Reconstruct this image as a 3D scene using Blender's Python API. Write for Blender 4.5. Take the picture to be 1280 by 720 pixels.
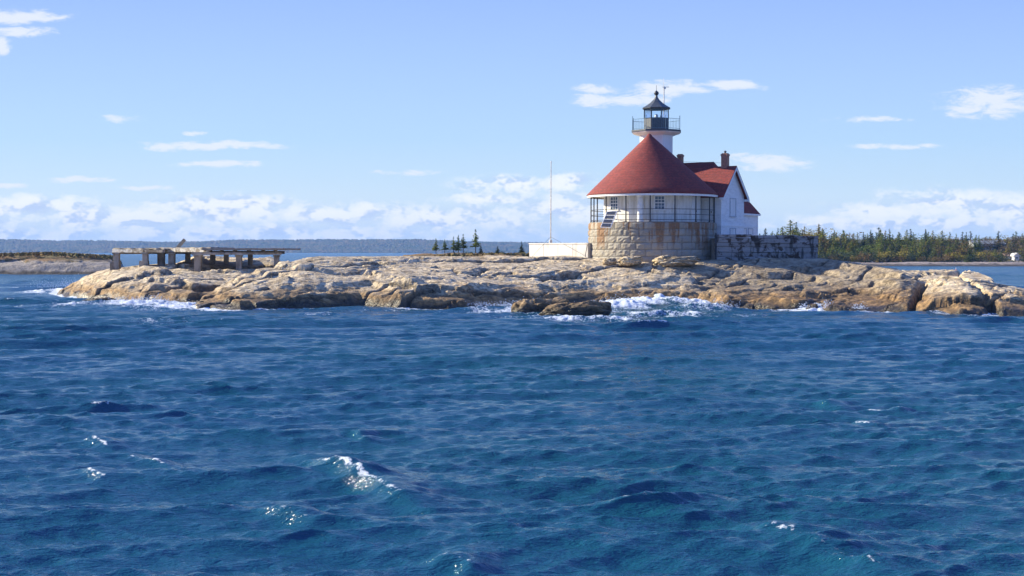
import bpy, math, random
import numpy as np
from mathutils import Vector

for o in list(bpy.data.objects): bpy.data.objects.remove(o)
SC = bpy.context.scene
COL = SC.collection
R = math.radians

# ------------------------------------------------------------------ camera
F = 1758.0; CH = 4.3; YH = 314.5
PITCH = math.atan((360-YH)/F)
cam_d = bpy.data.cameras.new('camera'); cam = bpy.data.objects.new('camera', cam_d); COL.objects.link(cam)
cam.location = (0, 0, CH); cam.rotation_euler = (R(90)-PITCH, 0, 0)
cam_d.sensor_width = 36.0; cam_d.lens = 36.0*F/1280.0
cam_d.clip_start = 0.5; cam_d.clip_end = 40000
SC.camera = cam

def at(px, py, Y):
    """world point seen at photo pixel (px,py) at depth Y"""
    dx = (px-640)/F; dz = (360-py)/F
    c, s = math.cos(PITCH), math.sin(PITCH)
    d = (dx, c+dz*s, -s+dz*c)
    k = Y/d[1]
    return Vector((d[0]*k, Y, CH+d[2]*k))

# ------------------------------------------------------------------ light
SUN_AZ = -109.0     # degrees from the direction 'towards the camera', negative = to the left
SUN_EL = 25.0
sd = Vector((math.sin(R(SUN_AZ))*math.cos(R(SUN_EL)), -math.cos(R(SUN_AZ))*math.cos(R(SUN_EL)), math.sin(R(SUN_EL))))
sl = bpy.data.lights.new('sun', 'SUN'); sun = bpy.data.objects.new('sun', sl); COL.objects.link(sun)
sl.energy = 5.0; sl.angle = R(0.53); sl.color = (1.0, 0.90, 0.68)
sun.rotation_euler = sd.to_track_quat('Z', 'Y').to_euler()

SC.view_settings.view_transform = 'Standard'
SC.view_settings.look = 'None'
SC.view_settings.gamma = 1.0
SC.view_settings.exposure = 1.05
SC.view_settings.use_curve_mapping = False
SC.cycles.volume_bounces = 0
SC.cycles.max_bounces = 6

# ------------------------------------------------------------------ node helpers
class NT:
    def __init__(s, tree): s.t = tree; s.n = tree.nodes; s.l = tree.links
    def node(s, typ, **kw):
        n = s.n.new(typ)
        for k, v in kw.items(): setattr(n, k, v)
        return n
    def put(s, sock, v):
        if isinstance(v, bpy.types.NodeSocket): s.l.new(v, sock)
        else: sock.default_value = v
    def math(s, op, a, b=None, c=None, clamp=False):
        n = s.node('ShaderNodeMath', operation=op); n.use_clamp = clamp
        s.put(n.inputs[0], a)
        if b is not None: s.put(n.inputs[1], b)
        if c is not None: s.put(n.inputs[2], c)
        return n.outputs[0]
    def vmath(s, op, a, b=None, c=None):
        n = s.node('ShaderNodeVectorMath', operation=op)
        s.put(n.inputs[0], a)
        if b is not None: s.put(n.inputs[1], b)
        if c is not None: s.put(n.inputs[2], c)
        return n.outputs['Value'] if op in ('LENGTH', 'DOT_PRODUCT') else n.outputs[0]
    def noise(s, vec, scale, detail=4, rough=0.5, dist=0.0, out=0, lac=2.0):
        n = s.node('ShaderNodeTexNoise'); s.put(n.inputs['Vector'], vec)
        n.inputs['Scale'].default_value = scale; n.inputs['Detail'].default_value = detail
        n.inputs['Roughness'].default_value = rough; n.inputs['Distortion'].default_value = dist
        n.inputs['Lacunarity'].default_value = lac
        return n.outputs[out]
    def smooth(s, v, a, b, lo=0.0, hi=1.0):
        n = s.node('ShaderNodeMapRange', interpolation_type='SMOOTHSTEP')
        s.put(n.inputs[0], v); s.put(n.inputs[1], a); s.put(n.inputs[2], b)
        n.inputs[3].default_value = lo; n.inputs[4].default_value = hi
        return n.outputs[0]
    def lin(s, v, a, b, lo=0.0, hi=1.0):
        n = s.node('ShaderNodeMapRange'); n.clamp = True
        s.put(n.inputs[0], v); s.put(n.inputs[1], a); s.put(n.inputs[2], b)
        n.inputs[3].default_value = lo; n.inputs[4].default_value = hi
        return n.outputs[0]
    def mix(s, fac, a, b, blend='MIX'):
        n = s.node('ShaderNodeMix', data_type='RGBA', blend_type=blend)
        s.put(n.inputs[0], fac)
        s.put(n.inputs[6], a if isinstance(a, bpy.types.NodeSocket) else (*a[:3], 1))
        s.put(n.inputs[7], b if isinstance(b, bpy.types.NodeSocket) else (*b[:3], 1))
        return n.outputs[2]
    def ramp(s, v, stops, interp='LINEAR'):
        n = s.node('ShaderNodeValToRGB'); cr = n.color_ramp; cr.interpolation = interp
        while len(cr.elements) < len(stops): cr.elements.new(0.5)
        for e, (p, c) in zip(cr.elements, stops): e.position = p; e.color = (*c[:3], 1)
        s.put(n.inputs[0], v); return n.outputs[0]
    def bump(s, h, strength=0.5, dist=0.1, normal=None):
        n = s.node('ShaderNodeBump'); n.inputs['Strength'].default_value = strength
        n.inputs['Distance'].default_value = dist; s.put(n.inputs['Height'], h)
        if normal is not None: s.put(n.inputs['Normal'], normal)
        return n.outputs[0]
    def scaled(s, v, sc): return s.vmath('MULTIPLY', v, sc)

def newmat(name):
    m = bpy.data.materials.new(name); m.use_nodes = True
    t = NT(m.node_tree); t.n.clear()
    out = t.node('ShaderNodeOutputMaterial'); p = t.node('ShaderNodeBsdfPrincipled')
    t.l.new(p.outputs[0], out.inputs[0])
    return m, t, p, out

def pos(t): return t.node('ShaderNodeNewGeometry').outputs['Position']

def simple(name, c1, c2=None, scale=3.0, rough=0.7, bump=0.0, metal=0.0, stretch=(1, 1, 1), lo=0.35, hi=0.65, bscale=None, bdist=0.02):
    m, t, p, out = newmat(name)
    P = t.scaled(pos(t), stretch)
    if c2 is None: c2 = tuple(c*0.8 for c in c1)
    nz = t.noise(P, scale, 6, 0.6)
    t.put(p.inputs['Base Color'], t.mix(t.smooth(nz, lo, hi), c1, c2))
    p.inputs['Roughness'].default_value = rough; p.inputs['Metallic'].default_value = metal
    if bump: t.put(p.inputs['Normal'], t.bump(t.noise(P, bscale or scale*4, 5, 0.6), bump, bdist))
    return m

# ------------------------------------------------------------------ world: Nishita sky + clouds
w = bpy.data.worlds.new('World'); SC.world = w; w.use_nodes = True
t = NT(w.node_tree); t.n.clear()
wo = t.node('ShaderNodeOutputWorld'); bg = t.node('ShaderNodeBackground'); t.l.new(bg.outputs[0], wo.inputs[0])
sky = t.node('ShaderNodeTexSky'); sky.sky_type = 'NISHITA'; sky.sun_disc = False
sky.sun_elevation = R(SUN_EL)
sky.sun_rotation = math.atan2(sd.x, sd.y)
sky.altitude = 0; sky.air_density = 1.0; sky.dust_density = 0.6; sky.ozone_density = 2.0
bg.inputs['Strength'].default_value = 0.083
D = t.node('ShaderNodeTexCoord').outputs['Generated']
sep = t.node('ShaderNodeSeparateXYZ'); t.l.new(D, sep.inputs[0])
yy = t.math('MAXIMUM', sep.outputs[1], 0.12)
U = t.math('DIVIDE', sep.outputs[0], yy); V = t.math('DIVIDE', sep.outputs[2], yy)
cb = t.node('ShaderNodeCombineXYZ'); t.l.new(U, cb.inputs[0]); t.l.new(V, cb.inputs[1])
P2 = cb.outputs[0]
wn = t.noise(P2, 22, 3, 0.5, out=1)
P2w = t.vmath('ADD', P2, t.vmath('MULTIPLY', t.vmath('SUBTRACT', wn, (0.5, 0.5, 0.5)), (0.016, 0.008, 0)))
def ellipses(lst, src):
    acc = None
    for (px, py, a, b, *amp) in lst:
        sx, sy = F/a, F/b
        cu, cv = (px-640)/F, (YH-py)/F
        q = t.vmath('MULTIPLY_ADD', src, (sx, sy, 0), (-cu*sx, -cv*sy, 0))
        m = t.math('SUBTRACT', 1.0, t.vmath('LENGTH', q))
        if amp: m = t.math('MULTIPLY', m, amp[0])
        acc = m if acc is None else t.math('MAXIMUM', acc, m)
    return acc
# thin high streaks
thin = ellipses([(258, 182, 112, 7), (272, 205, 66, 5.5), (186, 234, 40, 5), (152, 150, 28, 7, .8), (30, 21, 74, 11), (24, 41, 60, 8),
                 (4, 54, 16, 16), (508, 217, 50, 4, .7), (770, 124, 72, 11), (838, 112, 62, 13), (912, 108, 56, 8), (745, 111, 36, 8, .8),
                 (958, 204, 62, 13, .9), (1240, 130, 80, 24, .9), (1085, 148, 60, 5, .5), (246, 165, 16, 4, .7), (105, 226, 60, 5, .7),
                 (8, 233, 46, 5), (1120, 183, 70, 4, .45)], P2w)
n1 = t.noise(t.scaled(P2, (1, 3.0, 1)), 46, 9, 0.68, 0.4)
thin_d = t.smooth(t.math('ADD', thin, t.math('MULTIPLY', t.math('SUBTRACT', n1, 0.49), 2.8)), 0.0, 0.75)
thin_d = t.math('MULTIPLY', thin_d, t.smooth(thin, -0.1, 0.12))
# cumulus banks above the horizon
cum_l = [(270, 262, 150, 24, 1.0), (310, 254, 85, 16, 1.1), (30, 258, 110, 18, .9), (130, 272, 170, 22, .9), (430, 266, 170, 18, .9), (560, 274, 150, 22, .9),
         (650, 232, 95, 15, .9), (720, 226, 60, 12, .9), (620, 250, 90, 10, .7), (700, 262, 110, 26, .8), (300, 292, 520, 16, .75), (1180, 252, 120, 22, 1.0), (1110, 262, 90, 18, .9),
         (1270, 262, 120, 20, .9), (1150, 280, 260, 14, .7), (980, 282, 90, 8, .6), (1500, 262, 200, 30, .9), (-250, 262, 260, 30, .9), (40, 294, 200, 14, .7)]
cum = ellipses(cum_l, P2w)
def puff(src, det=8):
    a = t.noise(t.scaled(src, (1, 1.7, 1)), 40, det, 0.64, 0.15)
    return a
n2 = puff(P2)
n2l = puff(P2, 3)
n2s = puff(t.vmath('ADD', P2, (-0.0045, 0.0052, 0)), 3)       # sampled towards the sun: relief of the puffs
raw = t.math('ADD', cum, t.math('MULTIPLY', t.math('SUBTRACT', n2, 0.50), 2.8))
cum_d = t.math('MULTIPLY', t.smooth(raw, -0.15, 0.85), t.smooth(cum, -0.2, 0.25))
relief = t.math('MULTIPLY', t.math('SUBTRACT', n2l, n2s), 5.5)
n3 = t.noise(t.scaled(P2, (1, 4.5, 1)), 20, 4, 0.5)
shade = t.math('ADD', relief, t.math('MULTIPLY', t.math('SUBTRACT', 0.56, n3), 2.2))
shade = t.smooth(t.math('ADD', shade, 0.15), -0.4, 0.5)
CLB = 6.0
cum_c = t.mix(shade, (0.53*CLB, 0.64*CLB, 0.92*CLB), (1.14*CLB, 1.11*CLB, 1.05*CLB))
# haze towards the horizon
skyc = t.mix(1.0, sky.outputs[0], (1.0, 1.0, 1.0), 'MULTIPLY')
SKYMIX = skyc
elev = t.math('MAXIMUM', V, 0.0)
grad = t.ramp(t.math('MULTIPLY', elev, 2.5), [(0.0, (3.75, 4.75, 5.55)), (0.10, (3.7, 4.8, 5.85)), (0.20, (2.85, 4.2, 5.95)), (0.42, (2.1, 3.2, 6.1)), (0.65, (1.15, 2.2, 6.0)), (1.0, (0.75, 1.7, 5.6))])
skyc = t.mix(0.88, skyc, grad)
veil = t.math('MULTIPLY', t.noise(t.scaled(P2, (1, 3, 1)), 6, 4, 0.5), t.smooth(elev, 0.055, 0.012))
skyc = t.mix(t.math('MULTIPLY', veil, 0.75), skyc, (0.83*CLB, 0.91*CLB, 0.99*CLB))
c1 = t.mix(t.math('MULTIPLY', thin_d, 0.8), skyc, (0.90*CLB, 0.93*CLB, 0.98*CLB))
c2 = t.mix(t.math('MULTIPLY', cum_d, 0.68), c1, cum_c)
t.l.new(c2, bg.inputs[0])

# ------------------------------------------------------------------ numpy noise
def _h(ix, iy, seed):
    h = (ix.astype(np.int64)*374761393 + iy.astype(np.int64)*668265263 + seed*1442695041) & 0xffffffff
    h = ((h ^ (h >> 13))*1274126177) & 0xffffffff
    h = (h ^ (h >> 16))
    return (h & 0xffffff)/float(0x1000000)
def perlin(x, y, seed=0):
    x0 = np.floor(x); y0 = np.floor(y); fx = x-x0; fy = y-y0
    ix = x0.astype(np.int64); iy = y0.astype(np.int64)
    sx = fx*fx*fx*(fx*(fx*6-15)+10); sy = fy*fy*fy*(fy*(fy*6-15)+10)
    def g(dx, dy):
        a = _h(ix+dx, iy+dy, seed)*2*np.pi
        return np.cos(a)*(fx-dx)+np.sin(a)*(fy-dy)
    a = g(0, 0)*(1-sx)+g(1, 0)*sx; b = g(0, 1)*(1-sx)+g(1, 1)*sx
    return (a*(1-sy)+b*sy)*1.45
def fbm(x, y, seed=0, oct=5, gain=0.5):
    s = 0; a = 1.0; n = 0
    for i in range(oct):
        s = s+a*perlin(x*2**i, y*2**i, seed+i*17); n += a; a *= gain
    return s/n
def ridged(x, y, seed=0, oct=4, gain=0.5):
    s = 0; a = 1.0; n = 0
    for i in range(oct):
        s = s+a*(1-np.abs(perlin(x*2**i, y*2**i, seed+i*31))*2); n += a; a *= gain
    return s/n
def cells(x, y, seed=0):
    """F1, F2, cell hash a,b,c, offset to centre"""
    ix = np.floor(x).astype(np.int64); iy = np.floor(y).astype(np.int64)
    f1 = np.full(x.shape, 9.0); f2 = np.full(x.shape, 9.0)
    cx = np.zeros(x.shape); cy = np.zeros(x.shape); ha = np.zeros(x.shape); hb = np.zeros(x.shape); hc = np.zeros(x.shape)
    for dx in (-1, 0, 1):
        for dy in (-1, 0, 1):
            jx = ix+dx; jy = iy+dy
            qx = jx+0.15+0.7*_h(jx, jy, seed); qy = jy+0.15+0.7*_h(jx, jy, seed+1)
            d = np.hypot(x-qx, y-qy)
            m = d < f1
            f2 = np.where(m, f1, np.minimum(f2, d)); f1 = np.where(m, d, f1)
            cx = np.where(m, qx, cx); cy = np.where(m, qy, cy)
            ha = np.where(m, _h(jx, jy, seed+2), ha); hb = np.where(m, _h(jx, jy, seed+3), hb); hc = np.where(m, _h(jx, jy, seed+4), hc)
    return f1, f2, ha, hb, hc, x-cx, y-cy
def sstep(a, b, x):
    q = np.clip((x-a)/(b-a), 0, 1); return q*q*(3-2*q)
def slabs(x, y, lx, ly, seed, tilt=1.0, step=1.0):
    f1, f2, a, b, c, ox, oy = cells(x/lx, y/ly, seed)
    return (a-0.5)*step+((b-0.5)*ox*1.1+(c-0.35)*oy*1.0)*tilt, f2-f1

# ------------------------------------------------------------------ mesh helpers
def place(o, parent=None):
    COL.objects.link(o)
    if parent is not None: o.parent = parent
    return o
ORG = {}
def tag(o, label=None, cat=None, group=None, kind=None):
    if label: o['label'] = label
    if cat: o['category'] = cat
    if group: o['group'] = group
    if kind: o['kind'] = kind
    return o
def empty(name, loc, label, cat, group=None):
    o = bpy.data.objects.new(name, None); o.location = loc; COL.objects.link(o); o.empty_display_size = 0.5
    tag(o, label, cat, group); ORG[o] = Vector(loc); return o

def grid_mesh(name, X, Y, Z, mat, attrs=None, smooth=True, parent=None):
    n, m = X.shape
    me = bpy.data.meshes.new(name)
    co = np.stack([X, Y, Z], -1).reshape(-1, 3).astype(np.float32)
    idx = np.arange(n*m).reshape(n, m)
    q = np.stack([idx[:-1, :-1], idx[:-1, 1:], idx[1:, 1:], idx[1:, :-1]], -1).reshape(-1, 4)
    # orient upwards
    a, b, c = co[q[0, 0]], co[q[0, 1]], co[q[0, 2]]
    if np.cross(b-a, c-a)[2] < 0: q = q[:, ::-1]
    me.vertices.add(len(co)); me.vertices.foreach_set('co', co.ravel())
    me.loops.add(q.size); me.loops.foreach_set('vertex_index', q.ravel().astype(np.int32))
    me.polygons.add(len(q)); me.polygons.foreach_set('loop_start', (np.arange(len(q))*4).astype(np.int32))
    me.update(calc_edges=True)
    if smooth: me.polygons.foreach_set('use_smooth', np.ones(len(q), dtype=bool))
    for k, v in (attrs or {}).items():
        at_ = me.attributes.new(k, 'FLOAT', 'POINT'); at_.data.foreach_set('value', v.ravel().astype(np.float32))
    me.materials.append(mat); me.validate()
    o = bpy.data.objects.new(name, me); place(o, parent); return o

class MB:
    def __init__(s): s.v = []; s.f = []
    def add(s, vs, fs):
        k = len(s.v); s.v += [tuple(p) for p in vs]; s.f += [tuple(i+k for i in f) for f in fs]; return s
    def box(s, c, size, ax=None, jit=0.0, rng=None):
        """c centre, size full lengths along ax=(X,Y,Z) unit vectors"""
        X, Y, Z = ax or (Vector((1, 0, 0)), Vector((0, 1, 0)), Vector((0, 0, 1)))
        c = Vector(c); vs = []
        for dz in (-.5, .5):
            for (dx, dy) in ((-.5, -.5), (.5, -.5), (.5, .5), (-.5, .5)):
                p = c+X*(dx*size[0])+Y*(dy*size[1])+Z*(dz*size[2])
                if jit: p = p+Vector([(rng.random()-.5)*jit for _ in range(3)])
                vs.append(p)
        return s.add(vs, [(3, 2, 1, 0), (4, 5, 6, 7), (0, 1, 5, 4), (1, 2, 6, 5), (2, 3, 7, 6), (3, 0, 4, 7)])
    def tube(s, a, b, ra, rb=None, n=8):
        a = Vector(a); b = Vector(b); rb = ra if rb is None else rb
        d = (b-a).normalized(); x = d.orthogonal().normalized(); y = d.cross(x)
        vs = [p+x*(r*math.cos(2*math.pi*i/n))+y*(r*math.sin(2*math.pi*i/n)) for p, r in ((a, ra), (b, rb)) for i in range(n)]
        fs = [(i, (i+1) % n, n+(i+1) % n, n+i) for i in range(n)]+[tuple(range(n))[::-1], tuple(range(n, 2*n))]
        return s.add(vs, fs)
    def path(s, pts, r, n=6):
        for a, b in zip(pts[:-1], pts[1:]): s.tube(a, b, r, r, n)
        return s
    def lathe(s, c, prof, n=32, a0=0.0, cap=True, skew=None):
        """prof = [(r,z)...]; skew = function z -> (dx,dy)"""
        c = Vector(c); vs = []
        for (r, z) in prof:
            sx, sy = skew(z) if skew else (0, 0)
            for i in range(n):
                a = a0+2*math.pi*i/n
                vs.append((c.x+sx+r*math.cos(a), c.y+sy+r*math.sin(a), c.z+z))
        fs = []
        for k in range(len(prof)-1):
            for i in range(n):
                j = (i+1) % n
                fs.append((k*n+i, k*n+j, (k+1)*n+j, (k+1)*n+i))
        if cap: fs += [tuple(range(n))[::-1], tuple(range((len(prof)-1)*n, len(prof)*n))]
        return s.add(vs, fs)
    def quad(s, *p): return s.add(p, [tuple(range(len(p)))])
    def slab(s, pts, th, n=None):
        """polygon pts given thickness th along its normal (or n)"""
        pts = [Vector(p) for p in pts]
        nn = n or (pts[1]-pts[0]).cross(pts[2]-pts[0]).normalized()
        k = len(pts); vs = pts+[p-nn*th for p in pts]
        fs = [tuple(range(k)), tuple(range(k, 2*k))[::-1]]+[(i, k+i, k+(i+1) % k, (i+1) % k) for i in range(k)]
        return s.add(vs, fs)
    def build(s, name, mat, parent=None, bevel=0.0, smooth=False, recalc=False):
        me = bpy.data.meshes.new(name)
        off = Vector((0, 0, 0)); p = parent
        while p is not None:
            if p in ORG: off = ORG[p]; break
            p = p.parent
        me.from_pydata([(a-off.x, b-off.y, c-off.z) for a, b, c in s.v], [], s.f)
        if recalc:
            import bmesh
            bm = bmesh.new(); bm.from_mesh(me); bmesh.ops.recalc_face_normals(bm, faces=bm.faces); bm.to_mesh(me); bm.free()
        if smooth: me.polygons.foreach_set('use_smooth', [True]*len(me.polygons))
        me.materials.append(mat); me.update()
        o = bpy.data.objects.new(name, me); place(o, parent)
        if bevel:
            md = o.modifiers.new('bevel', 'BEVEL'); md.width = bevel; md.segments = 2; md.limit_method = 'ANGLE'
        return o
def copy_tree(o, parent=None):
    c = o.copy(); COL.objects.link(c); c.parent = parent
    for ch in list(o.children): copy_tree(ch, c)
    return c

# ------------------------------------------------------------------ terrain functions
def ti(tab):
    a = np.array(tab, float)
    return lambda u: np.interp(u, a[:, 0], a[:, 1])
def y2d(y): return F*CH/(y-YH)
# main lobe: photo columns -> waterline row, ridge depth, ridge row, back depth
B_w = ti([(225, 378), (245, 388), (300, 389), (350, 387), (400, 386), (450, 385), (500, 387), (560, 387), (600, 386), (640, 385), (700, 384), (760, 384), (800, 384), (850, 384), (880, 385), (920, 387), (1000, 389), (1100, 391), (1150, 392), (1200, 394), (1280, 394), (1340, 392)])
B_T = ti([(225, 121), (262, 116), (300, 114), (400, 118), (600, 122), (735, 121), (815, 117.5), (900, 118), (1020, 118), (1090, 113), (1150, 106), (1200, 102.5), (1280, 101), (1340, 101)])
B_y = ti([(218, 396), (235, 380), (255, 372), (280, 361), (305, 351), (330, 342), (352, 334), (375, 326), (400, 322), (450, 321.5), (560, 321), (640, 321), (735, 322), (780, 326), (815, 329), (850, 330), (895, 326), (960, 323), (1024, 323), (1060, 328), (1090, 332), (1125, 338), (1143, 346), (1152, 352), (1162, 352), (1180, 349), (1210, 352), (1240, 358), (1270, 363), (1290, 368), (1325, 384), (1345, 400)])
B_b = ti([(225, 4), (300, 7), (400, 10), (640, 14), (735, 24), (1040, 22), (1090, 10), (1150, 6), (1340, 5)])
A_w = ti([(60, 368), (85, 372), (110, 375), (150, 378), (200, 380), (240, 381), (300, 380), (380, 376)])
A_T = ti([(60, 147), (85, 139), (110, 135), (140, 133), (250, 134), (380, 134)])
A_y = ti([(52, 378), (68, 370), (85, 360), (100, 351), (120, 342), (140, 336), (180, 332), (220, 331), (260, 332), (300, 334), (340, 334), (375, 333), (400, 340)])
A_b = ti([(60, 6), (400, 9)])
def lobe(x, Y, w, T, yt, bb):
    u = 640+F*x/Y
    f = y2d(w(u)); tt = np.maximum(T(u), f+2.0); zt = CH-(yt(u)-YH)*tt/F
    s = (Y-f)/(tt-f)
    ex = 0.9+1.1*sstep(850, 920, u)*sstep(1130, 1085, u)
    front = 0.17*sstep(0, 0.08, s)+0.83*np.clip(s, 0, 1)**ex
    z = np.where(s < 0, 0.30*(Y-f)-0.05, zt*front)
    dz = Y-tt
    back = zt-0.015*np.clip(dz, 0, 99)-(zt+1.5)*sstep(bb(u), bb(u)+9, dz)
    return np.where(s > 1, back, np.where(zt < 0, np.minimum(z, zt), z))
def base_h(x, Y):
    a = lobe(x, Y, A_w, A_T, A_y, A_b); b = lobe(x, Y, B_w, B_T, B_y, B_b)
    u = 640+F*x/Y      # rock rising behind the pier posts
    a = a+np.where(a > .5, 0.95*sstep(215, 250, u)*sstep(365, 335, u)*np.exp(-((Y-140)/3.2)**2), 0)
    return np.maximum(a, b)
def rock_detail(x, Y, seed=0):
    wx = x+1.6*fbm(x/5, Y/5, 91+seed, 3)+0.25*fbm(x/0.9, Y/0.9, 92+seed, 3)
    wy = Y+1.3*fbm(x/5, Y/5, 95+seed, 3)+0.2*fbm(x/0.9, Y/0.9, 96+seed, 3)
    # strata strike runs obliquely (down to the right)
    ca, sa = math.cos(R(-24)), math.sin(R(-24))
    rx = wx*ca-wy*sa; ry = wx*sa+wy*ca
    s1, e1 = slabs(rx, ry, 12.0, 4.0, 11+seed, 1.7, 1.2)
    s2, e2 = slabs(rx, ry, 5.2, 1.5, 23+seed, 0.75, 0.42)
    s3, e3 = slabs(rx, ry, 1.3, 0.42, 37+seed, 0.26, 0.14)
    z = s1*0.66+s2*0.55+s3*0.28+0.15*fbm(x/1.4, Y/1.4, 51+seed, 5, 0.55)
    crack = (1-sstep(0.0, 0.06, e1))*0.75+(1-sstep(0.0, 0.075, e2))*0.5*sstep(-.1, .15, fbm(x/6, Y/6, 131+seed, 2))+(1-sstep(0.0, 0.12, e3))*0.05
    return z, crack
def main_h(x, Y):
    b = base_h(x, Y)
    u = 640+F*x/Y
    d, cr = rock_detail(x, Y)
    # two deep clefts through the right-hand rocks
    k1 = np.exp(-((u-(1086-(Y-95)*1.2+5*fbm(Y/2, x*0, 5, 2)))/4.0)**2)*1.2*sstep(100.5, 97, Y-6*0)
    k2 = np.exp(-((u-(1142+(Y-97)*1.5+9*fbm(Y/1.5, x*0, 7, 3)))/4.0)**2)*1.5
    k3 = np.exp(-((u-(1236-(Y-97)*4+6*fbm(Y/2, x*0, 9, 2)))/4.0)**2)*0.7
    tt = np.where(u < 362, A_T(u), B_T(u))
    amp = 0.55+0.6*np.clip(1-(Y-90)/(tt-90), 0, 1)
    amp = np.where(Y > tt, 0.35, amp)
    amp = amp*(0.5+0.6*sstep(3.7, 2.4, b))
    gate = sstep(-1.2, 0.4, b)
    z = b+(d*amp)*gate-cr*0.42*gate-(k2+k3+k1)*gate*sstep(-0.5, 1.0, b)
    tl = 0.10*x+0.9*fbm(x/8, Y/8, 201, 3)+0.04*fbm(x/.9, Y/.9, 203, 3)
    for st, sd_, am in ((0.80, 205, 0.6), (0.30, 207, 0.2)):
        q = (z+tl)/st; fr = q-np.floor(q)
        stp = (np.floor(q)+sstep(0.30, 0.62, fr))*st-tl
        mk = am*sstep(-0.25, 0.25, fbm(x/7, Y/5, sd_, 3)-0.02)
        z = z+(stp-z)*mk*gate*np.where(Y > tt-1, 0.35, 1.0)
        cr = np.maximum(cr, 0.35*mk*sstep(.16, .30, fr)*sstep(.42, .32, fr))
    ca, sa = math.cos(R(-20)), math.sin(R(-20)); sx_ = x*ca-Y*sa; sy_ = x*sa+Y*ca
    z = z+(0.05*fbm(x/.5, Y/.5, 211, 4, .6)+0.12*ridged(sx_/6, sy_/.9, 213, 3)*sstep(-.3, .3, fbm(x/6, Y/6, 215, 2)))*gate*np.where(Y > tt-1, 0.5, 1.0)
    # keep the ground under the buildings flat and low
    rr = np.hypot(x-12.4, Y-125.0)
    z = np.where(rr < 6.6, np.minimum(z, 3.62), z)
    return z, cr

# ------------------------------------------------------------------ materials: rock
def rock_mat(name, pale, mid, ochre, wet, z0=0.1, z1=1.5, sc=1.0):
    m, t, p, out = newmat(name)
    P = pos(t)
    sp = t.node('ShaderNodeSeparateXYZ'); t.l.new(P, sp.inputs[0]); z = sp.outputs[2]
    big = t.noise(P, 0.35*sc, 5, 0.6); med = t.noise(P, 1.3*sc, 7, 0.65, 0.4); fine = t.noise(P, 7*sc, 8, 0.7)
    strk = t.noise(t.scaled(P, (0.5, 1.2, 3.2)), 1.6*sc, 6, 0.6, 0.6)
    c = t.mix(t.smooth(med, 0.38, 0.66), pale, mid)
    c = t.mix(t.math('MULTIPLY', t.smooth(strk, 0.52, 0.68), 0.6), c, tuple(v*0.5 for v in mid))
    c = t.mix(t.math('MULTIPLY', t.smooth(fine, 0.55, 0.75), 0.5), c, tuple(v*0.45 for v in mid))
    c = t.mix(t.math('MULTIPLY', t.smooth(fine, 0.47, 0.30), 0.35), c, tuple(min(1, v*1.25) for v in pale))
    c = t.mix(t.math('MULTIPLY', t.smooth(big, 0.52, 0.70), 0.35), c, ochre)
    if name == 'granite':      # greyer, browner tint paints in the shade on rocks east of the lighthouse
        shade_reg = t.math('MULTIPLY', t.smooth(t.math('ADD', sp.outputs[0], t.math('MULTIPLY', big, 5.0)), 15.5, 19.5), t.smooth(sp.outputs[0], 31.5, 29.0))
        c = t.mix(t.math('MULTIPLY', shade_reg, 0.7), c, t.mix(t.smooth(med, 0.4, 0.6), (0.28, 0.215, 0.135), (0.13, 0.10, 0.065)))
    zz = t.math('ADD', z, t.math('MULTIPLY', t.math('SUBTRACT', t.noise(t.scaled(P, (0.5, 0.5, 1)), 0.9, 5, 0.6), 0.5), 1.8))
    c = t.mix(t.math('MULTIPLY', t.smooth(zz, z1, z1*0.45), 0.85), c, t.mix(t.smooth(med, 0.42, 0.62), ochre, tuple(v*0.4 for v in ochre)))
    weed = t.smooth(zz, z0+0.55, z0)
    c = t.mix(weed, c, t.mix(t.smooth(fine, 0.45, 0.6), wet, (0.09, 0.065, 0.022)))
    def joint(rot, sc, wd, off):
        mp = t.node('ShaderNodeMapping'); t.l.new(P, mp.inputs[0]); mp.inputs['Rotation'].default_value = (R(8), R(10), R(rot)); mp.inputs['Location'].default_value = (off, off, off)
        mp.inputs['Scale'].default_value = (.35, 1.3, 1.0)
        n = t.noise(mp.outputs[0], sc, 5, 0.52, 0.2)
        return t.smooth(t.math('ABSOLUTE', t.math('SUBTRACT', n, 0.5)), wd, 0.0)
    jn = t.math('MAXIMUM', joint(24, .55*sc, .013, 0.0), t.math('MULTIPLY', joint(-32, .8*sc, .012, 5.2), .8))
    jn = t.math('MAXIMUM', jn, t.math('MULTIPLY', joint(14, 1.9*sc, .016, 9.1), .6))
    c = t.mix(t.math('MULTIPLY', jn, 0.6), c, (0.06, 0.045, 0.032))
    a = t.node('ShaderNodeAttribute', attribute_name='crack').outputs['Fac']
    c = t.mix(t.math('MULTIPLY', t.smooth(a, 0.05, 0.45), 0.55), c, (0.035, 0.03, 0.025))
    t.l.new(c, p.inputs['Base Color'])
    t.put(p.inputs['Roughness'], t.lin(weed, 0, 1, 0.85, 0.35))
    h = t.math('ADD', t.math('MULTIPLY', t.noise(P, 4*sc, 8, 0.68, 0.3), 1.0), t.math('MULTIPLY', strk, 0.8))
    h = t.math('SUBTRACT', h, t.math('MULTIPLY', jn, 0.7))
    t.put(p.inputs['Normal'], t.bump(h, 0.85, 0.16/sc))
    return m
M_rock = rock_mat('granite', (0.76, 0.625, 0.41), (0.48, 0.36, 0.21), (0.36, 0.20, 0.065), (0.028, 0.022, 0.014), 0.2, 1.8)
M_wet = rock_mat('wet_granite', (0.48, 0.35, 0.20), (0.27, 0.19, 0.11), (0.28, 0.17, 0.07), (0.02, 0.016, 0.010), 0.3, 1.4, 1.4)
M_rockfar = rock_mat('far_granite', (0.42, 0.38, 0.33), (0.25, 0.22, 0.19), (0.22, 0.17, 0.10), (0.03, 0.025, 0.02), 0.0, 1.0, 0.4)

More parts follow.
